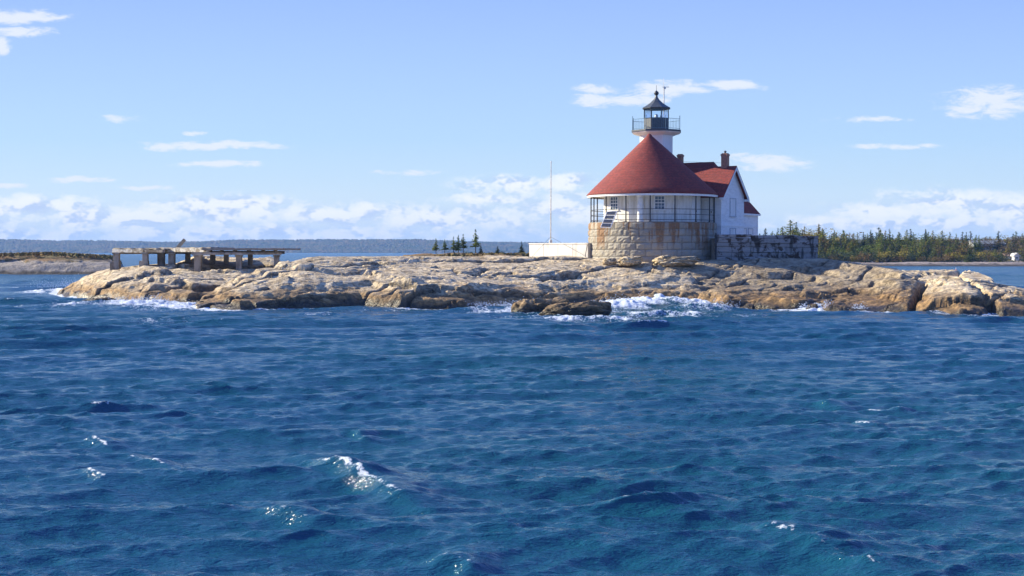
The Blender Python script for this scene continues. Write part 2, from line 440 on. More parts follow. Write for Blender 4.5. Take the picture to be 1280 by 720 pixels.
# ------------------------------------------------------------------ main island
xs = np.arange(-48, 44.5, 0.10); ys = np.concatenate([np.arange(92, 126, 0.10), np.arange(126, 158, 0.3)])
X, Y = np.meshgrid(xs, ys)
Z, CR = main_h(X, Y)
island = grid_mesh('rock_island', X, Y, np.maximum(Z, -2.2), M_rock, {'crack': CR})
tag(island, 'pale granite island with brown tidal ledges under the lighthouse', 'rock', kind='structure')
def ground(x, y):
    return float(main_h(np.array([[x]]), np.array([[y]]))[0][0, 0])

# ------------------------------------------------------------------ water
BD1 = 0.06; BD2 = 0.022
def build_water():
    m, t, p, out = newmat('sea_water')
    P = pos(t)
    foam = t.node('ShaderNodeAttribute', attribute_name='foam').outputs['Fac']
    dist = t.vmath('LENGTH', P)
    deep = t.mix(t.smooth(t.noise(P, 0.03, 3, 0.5), 0.35, 0.7), (0.006, 0.063, 0.112), (0.006, 0.070, 0.088))
    t.l.new(deep, p.inputs['Base Color'])
    p.inputs['IOR'].default_value = 1.46; p.inputs['Specular Tint'].default_value = (0.80, 0.88, 1.0, 1)
    t.put(p.inputs['Roughness'], t.lin(dist, 20, 250, 0.11, 0.25))
    # ripples finer than the mesh
    def ridge_tex(sx, sy, rot, sc, det, dist_=0.4, off=0.0):
        mp = t.node('ShaderNodeMapping'); t.l.new(P, mp.inputs[0]); mp.inputs['Rotation'].default_value = (0, 0, R(rot)); mp.inputs['Location'].default_value = (off, off*.7, 0); mp.inputs['Scale'].default_value = (sx, sy, 1)
        n = t.noise(mp.outputs[0], sc, det, 0.55, dist_)
        return t.math('SUBTRACT', 1.0, t.math('ABSOLUTE', t.math('MULTIPLY', t.math('SUBTRACT', n, 0.5), 3.0)))
    r1 = t.math('ADD', ridge_tex(.55, 1.6, 9, 1.5, 4), t.math('MULTIPLY', ridge_tex(.6, 1.5, -22, 2.4, 3, .3, 7.3), .6))
    r2 = t.math('ADD', ridge_tex(.6, 1.5, -14, 6.0, 4), t.math('MULTIPLY', ridge_tex(.7, 1.4, 24, 9.0, 3, .3, 3.1), .6))
    def bmp(h, dd, st, nrm=None):
        b = t.node('ShaderNodeBump'); t.l.new(h, b.inputs['Height']); b.inputs['Distance'].default_value = dd; t.put(b.inputs['Strength'], st)
        if nrm: t.l.new(nrm, b.inputs['Normal'])
        return b
    b1 = bmp(r1, BD1, t.lin(dist, 18, 90, .35, 1.0)); b2 = bmp(r2, BD2, t.lin(dist, 15, 120, 1.0, .7), b1.outputs[0])
    r3 = ridge_tex(.45, 1.3, 4, .7, 4, .4, 1.7)
    n3b = bmp(r3, 0.28, t.lin(dist, 40, 220, 0.0, 0.9), b2.outputs[0])
    t.l.new(n3b.outputs[0], p.inputs['Normal'])
    fb = t.node('ShaderNodeBsdfPrincipled')
    fn = t.noise(t.scaled(P, (1, 1.0, 1)), 1.7, 9, 0.7, 0.8); fn2 = t.noise(P, 10, 6, 0.7)
    fc = t.mix(t.smooth(fn2, 0.35, 0.6), (0.80, 0.84, 0.88), (0.62, 0.70, 0.76))
    t.l.new(fc, fb.inputs['Base Color']); fb.inputs['Roughness'].default_value = 0.6
    t.put(fb.inputs['Normal'], t.bump(t.math('ADD', fn, fn2), 0.9, 0.12))
    mask = t.smooth(t.math('ADD', foam, t.math('ADD', t.math('MULTIPLY', t.math('SUBTRACT', fn, 0.5), 1.5), t.math('MULTIPLY', t.math('SUBTRACT', fn2, 0.5), 2.0))), 0.42, 0.72)
    mask = t.math('MULTIPLY', mask, t.smooth(foam, 0.02, 0.2))
    mx = t.node('ShaderNodeMixShader'); t.put(mx.inputs[0], mask); t.l.new(p.outputs[0], mx.inputs[1]); t.l.new(fb.outputs[0], mx.inputs[2])
    t.l.new(mx.outputs[0], out.inputs[0])

    az = np.concatenate([np.linspace(-62, -23, 60, endpoint=False), np.arange(-23, 23, 0.052), np.linspace(23, 62, 60)])
    rr = [9.0]
    while rr[-1] < 7200:
        r = rr[-1]; rr.append(r+(max(0.05, r*0.0028) if r < 140 else r*0.008 if r < 600 else r*0.05))
    rr = np.array(rr); 
    A, RR = np.meshgrid(R(1)*az, rr)
    X = RR*np.sin(A); Y = RR*np.cos(A)
    drr = np.gradient(rr)[:, None]
    rng = np.random.RandomState(7)
    NW = 160
    lam = 0.17*(12.0/0.17)**(np.linspace(0, 1, NW)**1.0); lam *= rng.uniform(0.93, 1.07, NW)
    mean = R(97); spread = np.where(lam > 2.5, R(17), np.where(lam > .8, R(21), R(28)))
    th = mean+rng.randn(NW)*spread
    k = 2*np.pi/lam
    amp = 0.0056*lam**1.05*np.exp(-(lam/8.5)**2)*(1+0.6*sstep(3.2, 5.5, lam))*(1+0.9*np.exp(-(np.log(lam/0.5)/0.75)**2))*.88
    ph = rng.uniform(0, 2*np.pi, NW)
    H = np.zeros_like(X); DX = np.zeros_like(X); DY = np.zeros_like(X); CRE = np.zeros_like(X)
    # groups: gusts and calmer lanes
    gust = 0.85+0.5*fbm(X/14, Y/22, 3, 3)
    for i in range(NW):
        sel = np.searchsorted(-(drr[:, 0] < lam[i]/2.6).astype(int), 0) if False else int((drr[:, 0] < lam[i]/2.2).sum())
        if sel < 3: continue
        fade = np.clip((lam[i]/2.2-drr[:sel])/(lam[i]/6), 0, 1)
        q = k[i]*(X[:sel]*math.cos(th[i])+Y[:sel]*math.sin(th[i]))+ph[i]
        g = amp[i]*fade
        c = np.cos(q); s = np.sin(q)
        H[:sel] += g*c; DX[:sel] += -g*math.cos(th[i])*s; DY[:sel] += -g*math.sin(th[i])*s
        if lam[i] > 0.8: CRE[:sel] += k[i]*g*c
    gust = np.clip(gust, 0.45, 1.5)
    # sheltered and shoaling near land / damp far away
    far = np.clip(1.25-RR/900, 0.25, 1)
    H *= gust*far; CRE *= gust
    Q = 0.9
    # one steep breaking wave and some smaller ones: ridge segments (pixel ends, height, width, foam)
    foam = np.zeros_like(X)
    def ridge(pa, pb, hgt, wid, fm, seed):
        nonlocal H, foam
        a = (( pa[0]-640)/F*y2d(pa[1]), y2d(pa[1])); b = ((pb[0]-640)/F*y2d(pb[1]), y2d(pb[1]))
        dx, dy = b[0]-a[0], b[1]-a[1]; L = math.hypot(dx, dy); ux, uy = dx/L, dy/L
        sl_ = (rr > min(a[1], b[1])-6) & (rr < max(abs(a[1]), abs(b[1]))*1.3+6)
        i0 = np.argmax(sl_); i1 = len(rr)-np.argmax(sl_[::-1])
        x = X[i0:i1]-a[0]; y = Y[i0:i1]-a[1]
        s = x*ux+y*uy; d = x*(-uy)+y*ux
        d = d+0.35*wid*fbm(s/1.3, s*0, seed, 3)*1.5
        if uy*0+ux < 0: d = -d
        env = sstep(-0.4*L, 0.25*L, s)*sstep(1.4*L, 0.7*L, s)
        prof = np.where(d > 0, np.exp(-(d/(wid*1.9))**2), np.exp(-(d/(wid*0.75))**2))
        H[i0:i1] += hgt*env*prof
        fo = np.exp(-((d+wid*0.12+.2*wid*fbm(x/.25, y/.25, seed+9, 3))/(wid*0.24))**2)*sstep(-0.05*L, 0.12*L, s)*sstep(1.08*L, 0.9*L, s)
        fo = fo*np.clip(0.85+0.8*fbm(x/0.5, y/0.5, seed+3, 4), 0, 1.3)
        foam[i0:i1] = np.maximum(foam[i0:i1], 0.72*fm*fo)
    ridge((396, 578), (515, 628), 0.24, 0.38, 1.0, 1)
    ridge((108, 552), (135, 562), 0.13, 0.25, 1.2, 2)
    ridge((164, 574), (208, 582), 0.10, 0.22, 1.1, 3)
    ridge((104, 592), (124, 602), 0.09, 0.2, 1.1, 4)
    ridge((1085, 511), (1130, 515), 0.16, 0.4, 1.3, 5)
    ridge((1066, 528), (1086, 530), 0.1, 0.25, 1.1, 6)
    ridge((1030, 506), (1064, 510), 0.16, 0.3, 0.45, 7)
    ridge((448, 550), (460, 556), 0.12, 0.2, 0.7, 8)
    ridge((1160, 570), (1290, 576), 0.17, 0.7, 0.0, 9)
    ridge((760, 640), (860, 650), 0.13, 0.5, 0.75, 10)
    ridge((960, 670), (1110, 712), 0.16, 0.5, 0.6, 11)
    ridge((545, 702), (600, 712), 0.16, 0.3, 0.6, 12)
    ridge((340, 652), (392, 664), 0.16, 0.3, 0.6, 13)
    ridge((170, 420), (260, 424), 0.1, 0.8, 0.0, 14)
    thr = np.quantile(CRE[RR < 90], 0.9985)
    foam = np.maximum(foam, 0.60*sstep(thr, thr*1.35, CRE)*(RR < 400))
    # surf round the island
    i0 = np.argmax(rr > 84); i1 = np.argmax(rr > 175)
    xs, ys = X[i0:i1], Y[i0:i1]
    bh = base_h(xs, ys)
    u = 640+F*xs/ys
    inten = np.interp(u, [20, 60, 100, 150, 200, 290, 320, 380, 470, 520, 600, 640, 700, 760, 800, 880, 900, 940, 990, 1060, 1110, 1180, 1300], [1, 1, 1, 1, 1, 1, .6, .4, .5, .5, .7, .9, 1, 1, 1, .95, .7, .55, .6, .6, .4, .25, .15])
    nz = fbm(xs/2.2, ys/3.0, 66, 5, 0.6)
    nearshore = sstep(-0.35-0.9*inten, 0.05, bh)
    fo = nearshore*(0.42+0.65*inten)+nz*0.5*nearshore
    def blob(px, py, ax_, ay, amp_, hh=0.0, seed=0):
        """foam patch centred on a photo pixel, radii in metres"""
        nonlocal fo
        cy = y2d(py); cx = (px-640)/F*cy
        d = ((xs-cx)/ax_)**2+((ys-cy)/ay)**2
        g = np.exp(-d*1.1)
        fo = np.maximum(fo, amp_*g*(0.8+0.9*nz))
        if hh: H[i0:i1] += hh*np.exp(-d*1.6)*(1+0.35*fbm(xs/0.7, ys/0.9, 70+seed, 4, .6))
    blob(815, 384, 6.0, 4.6, 1.35, 0.8, 1); blob(855, 382, 4.0, 3.5, 1.8, 0.6, 2); blob(775, 387, 3.0, 3.5, 1.3, 0.45, 3)
    blob(880, 388, 3.2, 3.5, 0.9, 0.45, 4); blob(700, 391, 7.0, 5.0, 1.3, 0.08); blob(668, 397, 3, 1.6, 1.3, .1); blob(730, 400, 4.5, 1.8, 1.2, .08); blob(660, 387, 4, 3, 1.2, .12); blob(640, 388, 6.0, 2.5, 0.8, 0.1, 5); blob(590, 388, 4.5, 1.6, 0.6)
    blob(80, 366, 4.5, 8.0, 1.2, 0.45, 6); blob(45, 360, 8.0, 8.0, 0.75, 0.1); blob(120, 383, 7.0, 5.0, .8, 0.15, 7); blob(180, 384, 6.0, 4.0, 1.2, 0.35, 8)
    blob(235, 387, 5.0, 3.0, 1.1, 0.2, 9); blob(20, 356, 9, 6, 0.7); blob(5, 347, 8, 9, .45); blob(815, 395, 9, 5, .62); blob(760, 396, 8, 3, .7)
    blob(1025, 388, 1.8, 1.6, 1.0, 0.45, 10); blob(1075, 390, 1.4, 1.5, .9, 0.25, 11); blob(990, 390, 4, 1.2, .7); blob(940, 388, 3, 1.2, .6); blob(865, 393, 0.8, 0.7, 1.0, .2)
    blob(205, 402, 2.5, 2.5, .5); blob(400, 393, 2.5, 1.5, .5); blob(470, 388, 5, 1.4, .5)
    foam[i0:i1] = np.maximum(foam[i0:i1], fo)
    H[i0:i1] += np.clip(fo, 0, 1)*0.22*fbm(xs/0.55, ys/0.7, 88, 4, .6)
    # small far whitecaps
    fw = fbm(X/3.5, Y/9, 41, 4, .6)
    foam = np.maximum(foam, 0.85*sstep(0.50, 0.62, fw)*(RR > 150)*(RR < 1500))
    fw2 = fbm(X/1.5, Y/2.5, 43, 4, .6)
    foam = np.maximum(foam, 0.5*sstep(0.56, 0.68, fw2)*(RR < 110)*(RR > 40))
    o = grid_mesh('sea', X+Q*DX*gust*far, Y+Q*DY*gust*far, H, m, {'foam': foam})
    tag(o, 'deep blue choppy sea with white surf along the rocks', 'water', kind='structure')
    return o
sea = build_water()

# ------------------------------------------------------------------ building materials
M_white = simple('white_paint', (0.80, 0.79, 0.76), (0.70, 0.69, 0.66), 1.2, 0.55, 0.15, stretch=(1, 1, 0.35), bscale=12)
M_trim = simple('white_trim', (0.82, 0.82, 0.80), (0.74, 0.74, 0.73), 3, 0.5)
M_dark = simple('black_iron', (0.018, 0.022, 0.028), (0.04, 0.04, 0.045), 5, 0.5, 0.2)
M_lant = simple('lantern_iron', (0.045, 0.055, 0.065), (0.075, 0.085, 0.095), 5, 0.5, 0.2)
M_blue = simple('blue_grey_iron', (0.10, 0.20, 0.27), (0.07, 0.14, 0.19), 5, 0.5)
M_board = None
def board_mat():
    m, t, p, out = newmat('white_clapboard')
    P = pos(t); sp = t.node('ShaderNodeSeparateXYZ'); t.l.new(P, sp.inputs[0])
    saw = t.math('FRACT', t.math('MULTIPLY', sp.outputs[2], 7.5))
    n = t.noise(t.scaled(P, (1, 1, 4)), 1.3, 6, 0.6)
    t.put(p.inputs['Base Color'], t.mix(t.smooth(n, 0.4, 0.7), (0.80, 0.80, 0.79), (0.68, 0.68, 0.67)))
    t.put(p.inputs['Normal'], t.bump(saw, 0.5, 0.02)); p.inputs['Roughness'].default_value = 0.55
    return m
M_board = board_mat()
def shingle_mat():
    m, t, p, out = newmat('red_shingles')
    P = pos(t); sp = t.node('ShaderNodeSeparateXYZ'); t.l.new(P, sp.inputs[0])
    row = t.math('FRACT', t.math('MULTIPLY', sp.outputs[2], 4.2))
    n = t.noise(t.scaled(P, (1, 1, 1)), 9, 4, 0.7); b = t.noise(t.scaled(P, (1, 1, .4)), 0.9, 5, 0.6)
    v = t.node('ShaderNodeTexVoronoi'); v.inputs['Scale'].default_value = 7.0; t.l.new(t.scaled(P, (1, 1, 1.2)), v.inputs['Vector'])
    hs = t.node('ShaderNodeSeparateColor'); t.l.new(v.outputs['Color'], hs.inputs[0])
    c = t.mix(t.smooth(hs.outputs[0], 0.1, 0.9), (0.25, 0.034, 0.024), (0.15, 0.022, 0.018))
    c = t.mix(t.math('MULTIPLY', t.smooth(b, 0.45, 0.7), 0.5), c, (0.18, 0.035, 0.03))
    c = t.mix(t.math('MULTIPLY', t.smooth(n, 0.5, 0.7), 0.5), c, (0.13, 0.03, 0.025))
    sk = t.noise(t.scaled(P, (1.6, 1.6, .25)), 1.5, 5, 0.65)
    c = t.mix(t.math('MULTIPLY', t.smooth(sk, 0.5, 0.68), 0.45), c, (0.28, 0.065, 0.05))
    c = t.mix(t.math('MULTIPLY', t.smooth(row, 0.22, 0.05), 0.45), c, (0.06, 0.012, 0.012))
    t.l.new(c, p.inputs['Base Color']); p.inputs['Roughness'].default_value = 0.85
    t.put(p.inputs['Normal'], t.bump(t.math('ADD', row, n), 0.7, 0.035))
    return m
M_red = shingle_mat()
def stone_mat():
    m, t, p, out = newmat('granite_blocks')
    P = pos(t); sp = t.node('ShaderNodeSeparateXYZ'); t.l.new(P, sp.inputs[0]); z = sp.outputs[2]
    a = t.node('ShaderNodeAttribute', attribute_name='tone').outputs['Fac']
    n = t.noise(P, 2.2, 7, 0.65); f = t.noise(P, 14, 5, 0.7)
    c = t.mix(a, (0.38, 0.35, 0.285), (0.27, 0.25, 0.21))
    c = t.mix(t.math('MULTIPLY', t.smooth(n, 0.45, 0.7), 0.5), c, (0.42, 0.33, 0.20))
    c = t.mix(t.math('MULTIPLY', t.smooth(f, 0.5, 0.75), 0.5), c, (0.18, 0.16, 0.13))
    st = t.noise(t.scaled(P, (1, 1, 0.10)), 1.35, 6, 0.65, 0.25)
    lowz = t.lin(z, 4.0, 6.85, 0.0, 1.0)
    rust = t.math('MULTIPLY', t.smooth(t.math('ADD', st, t.math('MULTIPLY', t.math('SUBTRACT', lowz, 1.0), 0.10)), 0.45, 0.52), t.smooth(lowz, 0.0, 0.5))
    c = t.mix(t.math('MULTIPLY', rust, 0.85), c, t.mix(t.smooth(f, 0.4, 0.6), (0.27, 0.13, 0.045), (0.17, 0.085, 0.035)))
    wash = t.noise(t.scaled(P, (1, 1, 0.12)), 2.6, 4, 0.6)
    c = t.mix(t.math('MULTIPLY', t.smooth(wash, 0.6, 0.72), 0.5), c, (0.12, 0.11, 0.10))
    t.l.new(c, p.inputs['Base Color']); p.inputs['Roughness'].default_value = 0.85
    t.put(p.inputs['Normal'], t.bump(t.math('ADD', n, f), 0.5, 0.05))
    return m
M_stone = stone_mat()
M_mortar = simple('mortar', (0.30, 0.27, 0.22), (0.20, 0.18, 0.15), 4, 0.9, 0.4)
M_brick = simple('chimney_brick', (0.42, 0.20, 0.13), (0.30, 0.14, 0.09), 9, 0.85, 0.5)
M_conc = simple('weathered_concrete', (0.38, 0.33, 0.26), (0.20, 0.165, 0.12), 1.6, 0.9, 0.6, stretch=(1, 1, .6), lo=.4, hi=.62)
M_concw = simple('whitened_concrete', (0.62, 0.59, 0.52), (0.26, 0.21, 0.15), 2.4, 0.85, 0.5, lo=.42, hi=.58)
M_wood = simple('grey_timber', (0.30, 0.27, 0.23), (0.17, 0.14, 0.11), 3, 0.85, 0.5, stretch=(.5, 1, 4))
M_post = simple('pole_paint', (0.78, 0.74, 0.66), (0.5, 0.46, 0.40), 4, 0.6)
M_limew = simple('whitewashed_wall', (0.78, 0.75, 0.67), (0.56, 0.50, 0.41), 1.1, 0.85, 0.45, stretch=(1, 1, .35), lo=.48, hi=.72)
def glass_mat(name, col=(0.9, 0.95, 1.0), alpha_rough=0.02):
    m, t, p, out = newmat(name)
    g = t.node('ShaderNodeBsdfTransparent'); gl = t.node('ShaderNodeBsdfGlossy'); gl.inputs['Roughness'].default_value = alpha_rough
    g.inputs[0].default_value = (*col, 1)
    fr = t.node('ShaderNodeFresnel'); fr.inputs[0].default_value = 1.5
    mx = t.node('ShaderNodeMixShader'); t.put(mx.inputs[0], t.math('MULTIPLY', fr.outputs[0], 0.45)); t.l.new(g.outputs[0], mx.inputs[1]); t.l.new(gl.outputs[0], mx.inputs[2])
    t.l.new(mx.outputs[0], out.inputs[0]); return m
M_glass = glass_mat('lantern_glass')
M_pane = simple('window_glass', (0.12, 0.17, 0.22), (0.07, 0.10, 0.14), 2, 0.08)
def timber_mat():
    m, t, p, out = newmat('whitewashed_timber')
    P = pos(t); a = t.node('ShaderNodeAttribute', attribute_name='tone').outputs['Fac']
    g = t.noise(t.scaled(P, (0.5, 1, 5)), 3.0, 7, 0.65, 0.3)
    n = t.noise(t.scaled(P, (1, 1, 1.3)), 1.05, 7, 0.68, 0.8)
    drip = t.noise(t.scaled(P, (1.6, 1, 0.35)), 1.1, 5, 0.65, 0.5)
    c = t.mix(a, (0.38, 0.355, 0.33), (0.27, 0.25, 0.23))
    c = t.mix(t.math('MULTIPLY', t.smooth(g, 0.45, 0.65), 0.55), c, (0.22, 0.19, 0.16))
    c = t.mix(t.smooth(n, 0.50, 0.58), c, (0.060, 0.034, 0.022))
    c = t.mix(t.math('MULTIPLY', t.smooth(drip, 0.52, 0.60), 0.85), c, (0.045, 0.035, 0.028))
    t.l.new(c, p.inputs['Base Color']); p.inputs['Roughness'].default_value = 0.85
    t.put(p.inputs['Normal'], t.bump(g, 0.6, 0.05)); return m
M_timber = timber_mat()

def tone_attr(o, per, vals):
    me = o.data; a = me.attributes.new('tone', 'FLOAT', 'POINT')
    arr = np.repeat(np.array(vals, np.float32), per)
    a.data.foreach_set('value', arr)

# ------------------------------------------------------------------ lighthouse
DC = Vector((12.45, 125.0, 0))          # axis of the round base
Z0 = 3.3; ZT = at(815, 277.5, 119.3).z                      # foot and top of stone drum
RB = 5.68
LH = empty('lighthouse', (DC.x, DC.y, Z0), 'round white lighthouse with red conical roof and black lantern on a rust-streaked granite block base', 'lighthouse')
def build_base():
    rng = random.Random(3)
    m = MB(); tones = []
    ncourse = 6; hc = (ZT-Z0)/ncourse; rng.random()
    for c in range(ncourse):
        nb = 26; off = rng.random()*0.3+(c % 2)*0.5
        cap = c == ncourse-1
        for b in range(nb):
            a0 = (b+off)/nb*2*math.pi; a1 = (b+1+off)/nb*2*math.pi-0.007
            z0 = Z0+c*hc+0.018; z1 = Z0+(c+1)*hc-0.016
            bulge = 0.0 if cap else rng.uniform(0.0, 0.03)
            nx, nz = 6, 4
            vs = []; fs = []
            lit = math.cos((a0+a1)/2-R(-160))      # rougher rock-faced blocks on the left flank
            amp = 0.020 if not cap else 0.008
            if lit > 0.2: amp *= 1.6
            for j in range(nz+1):
                for i in range(nx+1):
                    a = a0+(a1-a0)*i/nx; z = z0+(z1-z0)*j/nz
                    edge = i in (0, nx) or j in (0, nz)
                    r = RB-0.05+(0 if edge else 0.035+bulge*0.5+rng.uniform(-1, 1)*amp)
                    vs.append((DC.x+r*math.cos(a), DC.y+r*math.sin(a), z))
            for j in range(nz):
                for i in range(nx):
                    k = j*(nx+1)+i; fs.append((k, k+1, k+nx+2, k+nx+1))
            # returns into the joint
            ring = [j*(nx+1) for j in range(nz, 0, -1)]+list(range(0, nx+1))+[j*(nx+1)+nx for j in range(1, nz+1)]+[nz*(nx+1)+i for i in range(nx-1, 0, -1)]
            base = len(vs)
            for q in ring:
                x, y, z = vs[q]; dx, dy = x-DC.x, y-DC.y; l = math.hypot(dx, dy)
                vs.append((DC.x+dx/l*(RB-0.35), DC.y+dy/l*(RB-0.35), z))
            for s_ in range(len(ring)):
                s2 = (s_+1) % len(ring); fs.append((ring[s_], base+s_, base+s2, ring[s2]))
            m.add(vs, fs); tones.append((len(vs), rng.random()))
    o = m.build('stone_base', M_stone, LH, recalc=False)
    me = o.data; a = me.attributes.new('tone', 'FLOAT', 'POINT')
    a.data.foreach_set('value', np.concatenate([np.full(n, v, np.float32) for n, v in tones]))
    mm = MB(); mm.lathe((DC.x, DC.y, 0), [(RB-0.10, Z0-1.0), (RB-0.10, ZT-0.02), (0.3, ZT-0.015)], 96)
    mm.build('base_core', M_mortar, LH, smooth=False)
build_base()
EAVE_Z = at(815, 241.5, DC.y-5.7).z
ZE = EAVE_Z
# deck floor
MB().lathe((DC.x, DC.y, ZT), [(RB-0.12, 0.0), (RB-0.12, 0.05), (0.2, 0.055)], 64).build('porch_floor', M_conc, LH)
# inner wall: twelve-sided, joins the house on the right
RW = 4.35
def inner_pt(deg, r, z):   # deg from towards-camera, positive to the right
    a = R(deg); return Vector((DC.x+r*math.sin(a), DC.y-r*math.cos(a), z))
wm = MB(); NS = 14
for k in range(NS):
    a0 = -7.5-180+k*360/NS; a1 = a0+360/NS
    p0 = inner_pt(a0, RW, ZT+.02); p1 = inner_pt(a1, RW, ZT+.02)
    up = Vector((0, 0, ZE-ZT+0.1)); inn = (Vector((DC.x, DC.y, 0))-(p0+p1)/2); inn.z = 0; inn.normalize()
    wm.quad(p0, p1, p1+up, p0+up)
def porch_mat():
    m, t, p, out = newmat('porch_boards')
    P = pos(t); sp = t.node('ShaderNodeSeparateXYZ'); t.l.new(P, sp.inputs[0])
    n = t.noise(t.scaled(P, (2, 2, .3)), 1.6, 6, 0.65); f = t.noise(P, 5, 5, .6)
    v = t.math('FRACT', t.math('MULTIPLY', t.math('ARCTAN2', t.math('SUBTRACT', sp.outputs[1], DC.y), t.math('SUBTRACT', sp.outputs[0], DC.x)), 12.0))
    sm_ = t.smooth(v, .05, .0)
    c = t.mix(t.smooth(n, .42, .66), (0.78, 0.765, 0.72), (0.60, 0.57, 0.50)); c = t.mix(t.math('MULTIPLY', t.smooth(f, .58, .7), .35), c, (0.40, 0.33, 0.25))
    c = t.mix(t.math('MULTIPLY', sm_, .55), c, (0.30, 0.28, 0.25))
    t.l.new(c, p.inputs['Base Color']); p.inputs['Roughness'].default_value = .6; t.put(p.inputs['Normal'], t.bump(sm_, -.5, .03)); return m
wall = wm.build('porch_wall', porch_mat(), LH)
def face_frame(deg):
    """frame tangent to the wall facet containing angle deg"""
    k = math.floor((deg-(-187.5))/(360/NS)); a = -187.5+(k+.5)*360/NS
    rm = RW*math.cos(math.pi/NS)
    n = Vector((math.sin(R(a)), -math.cos(R(a)), 0)); tx = Vector((math.cos(R(a)), math.sin(R(a)), 0))
    off = rm*math.tan(R(deg-a))
    return Vector((DC.x, DC.y, 0))+n*rm+tx*off, tx, n
def window_on(origin, tx, n, w, z0, z1, parent, panes=(2, 2), name='window', pane_mat=None):
    Zv = Vector((0, 0, 1)); zc = (z0+z1)/2; h = z1-z0; o = Vector((origin.x, origin.y, zc))
    fr = MB(); b = 0.08
    fr.box(o+n*0.03-tx*(w/2+b/2), (b, 0.09, h+2*b), (tx, n, Zv)).box(o+n*0.03+tx*(w/2+b/2), (b, 0.09, h+2*b), (tx, n, Zv))
    fr.box(o+n*0.033+Zv*(h/2+b/2), (w, 0.09, b), (tx, n, Zv)).box(o+n*0.05-Zv*(h/2+b/2), (w+0.3, 0.14, b), (tx, n, Zv))
    wo_ = fr.build(name, M_trim, parent)
    MB().box(o+n*0.012, (w, 0.02, h), (tx, n, Zv)).build('pane', pane_mat or M_pane, wo_)
    mu = MB()
    for i in range(1, panes[0]): mu.box(o+n*0.035+tx*(w*(i/panes[0]-.5)), (0.035, 0.03, h-.004), (tx, n, Zv))
    for j in range(1, panes[1]): mu.box(o+n*0.037+Zv*(h*(j/panes[1]-.5)), (w-.004, 0.03, 0.04 if j != panes[1]//2 else .07), (tx, n, Zv))
    mu.build('muntin', M_trim, wo_)
    return wo_
def ang(px, r=RW): return math.degrees(math.asin(max(-1, min(1, (px-815)*DC.y/F/r*0.985))))
o_, tx_, n_ = face_frame(ang(818)); window_on(o_, tx_, n_, 0.80, at(818, 261.5, 120.8).z, at(818, 245.5, 120.8).z, LH, (3, 4))
o_, tx_, n_ = face_frame(ang(764)); window_on(o_, tx_, n_, 0.80, at(818, 261.5, 120.8).z, at(818, 245.5, 120.8).z, LH, (3, 4))
def door_on(origin, tx, n, w, z0, h, parent, mat=None, label=None):
    Zv = Vector((0, 0, 1)); o = Vector((origin.x, origin.y, z0+h/2))
    b = 0.07; fr = MB()
    fr.box(o+n*0.04-tx*(w/2+b/2), (b, .1, h+b), (tx, n, Zv)).box(o+n*0.04+tx*(w/2+b/2), (b, .1, h+b), (tx, n, Zv)).box(o+n*0.043+Zv*(h/2), (w, .1, b), (tx, n, Zv))
    d = MB().box(o+n*0.015, (w, .03, h), (tx, n, Zv)).build('door', mat or M_white, parent)
    for dz, hh in ((h*.22, h*.42), (-h*.27, h*.34)):
        for sx in (-1, 1): pass
    pn = MB()
    for dz, hh in ((h*.22, h*.40), (-h*.27, h*.32)):
        for sx in (-.24, .24): pn.box(o+n*0.037+tx*(w*sx)+Zv*dz, (w*.34, .02, hh), (tx, n, Zv))
    pn.build('panel', M_trim, d)
    fr.build('frame', M_trim, d)
    MB().box(o+n*0.06+tx*(w*.4)-Zv*(h*.05), (.05, .08, .12), (tx, n, Zv)).build('handle', M_dark, d)
    if label: d['label'] = label
o_, tx_, n_ = face_frame(ang(864)); door_on(o_, tx_, n_, 0.95, ZT+.07, 2.1, LH)

# conical roof with the apex a little off centre
APX = at(811.5, 167, DC.y); RR_ = 5.84
skew = lambda z: ((APX.x-DC.x)*max(0, min(1, z/(APX.z-ZE))), 0.0)
hh = APX.z-ZE
prof = [(RR_*0.2, 0.12), (RR_-.02, 0.0), (RR_, 0.05)]+[(RR_*(1-s)+0.02, 0.05+(hh-.05)*s) for s in (.1, .2, .3, .4, .5, .6, .7, .8, .9, .955)]+[(0.15, hh*0.988), (0.04, hh)]
roof = MB().lathe((DC.x, DC.y, ZE), prof, 96, skew=skew).build('roof', M_red, LH, smooth=True)
MB().lathe((DC.x, DC.y, ZE), [(RR_-.35, -0.17), (RR_-.06, -0.17), (RR_-.06, 0.02), (RR_-.35, 0.02)], 96, cap=False).build('fascia', M_trim, LH)
MB().lathe((DC.x, DC.y, ZE-.02), [(RW-.05, 0), (RR_-.2, -.02)], 64, cap=False).build('porch_ceiling', M_white, LH)
# porch posts and rails
for k in range(16):
    a = -7.5+k*22.5
    if 93 < (a % 360) < 200: continue
    p = inner_pt(a, 5.44, ZT)
    MB().tube(p, p+Vector((0, 0, ZE-ZT-0.12)), 0.055, n=8).tube(p+Vector((0, 0, .05)), p+Vector((0, 0, .12)), .1, .1, 8).build('porch_post', M_dark, LH)
for z in (0.22, 0.68, 1.13):
    pts = [inner_pt(-157.5+q*5, 5.44, ZT+z) for q in range(int((232)/5)+1)]
    MB().path(pts, 0.024, 6).build('porch_rail', M_dark, LH)
# white pillar standing in front of the wall
pp = inner_pt(ang(794, 4.75), 4.75, ZT+.05)
MB().lathe(pp, [(0.30, 0), (0.30, .1), (0.26, .12), (0.26, 1.30), (0.30, 1.33), (0.30, 1.42), (.26, 1.45), (.26, ZE-ZT-.32), (.3, ZE-ZT-.3), (.3, ZE-ZT-.1)], 24).build('pillar', M_trim, LH)
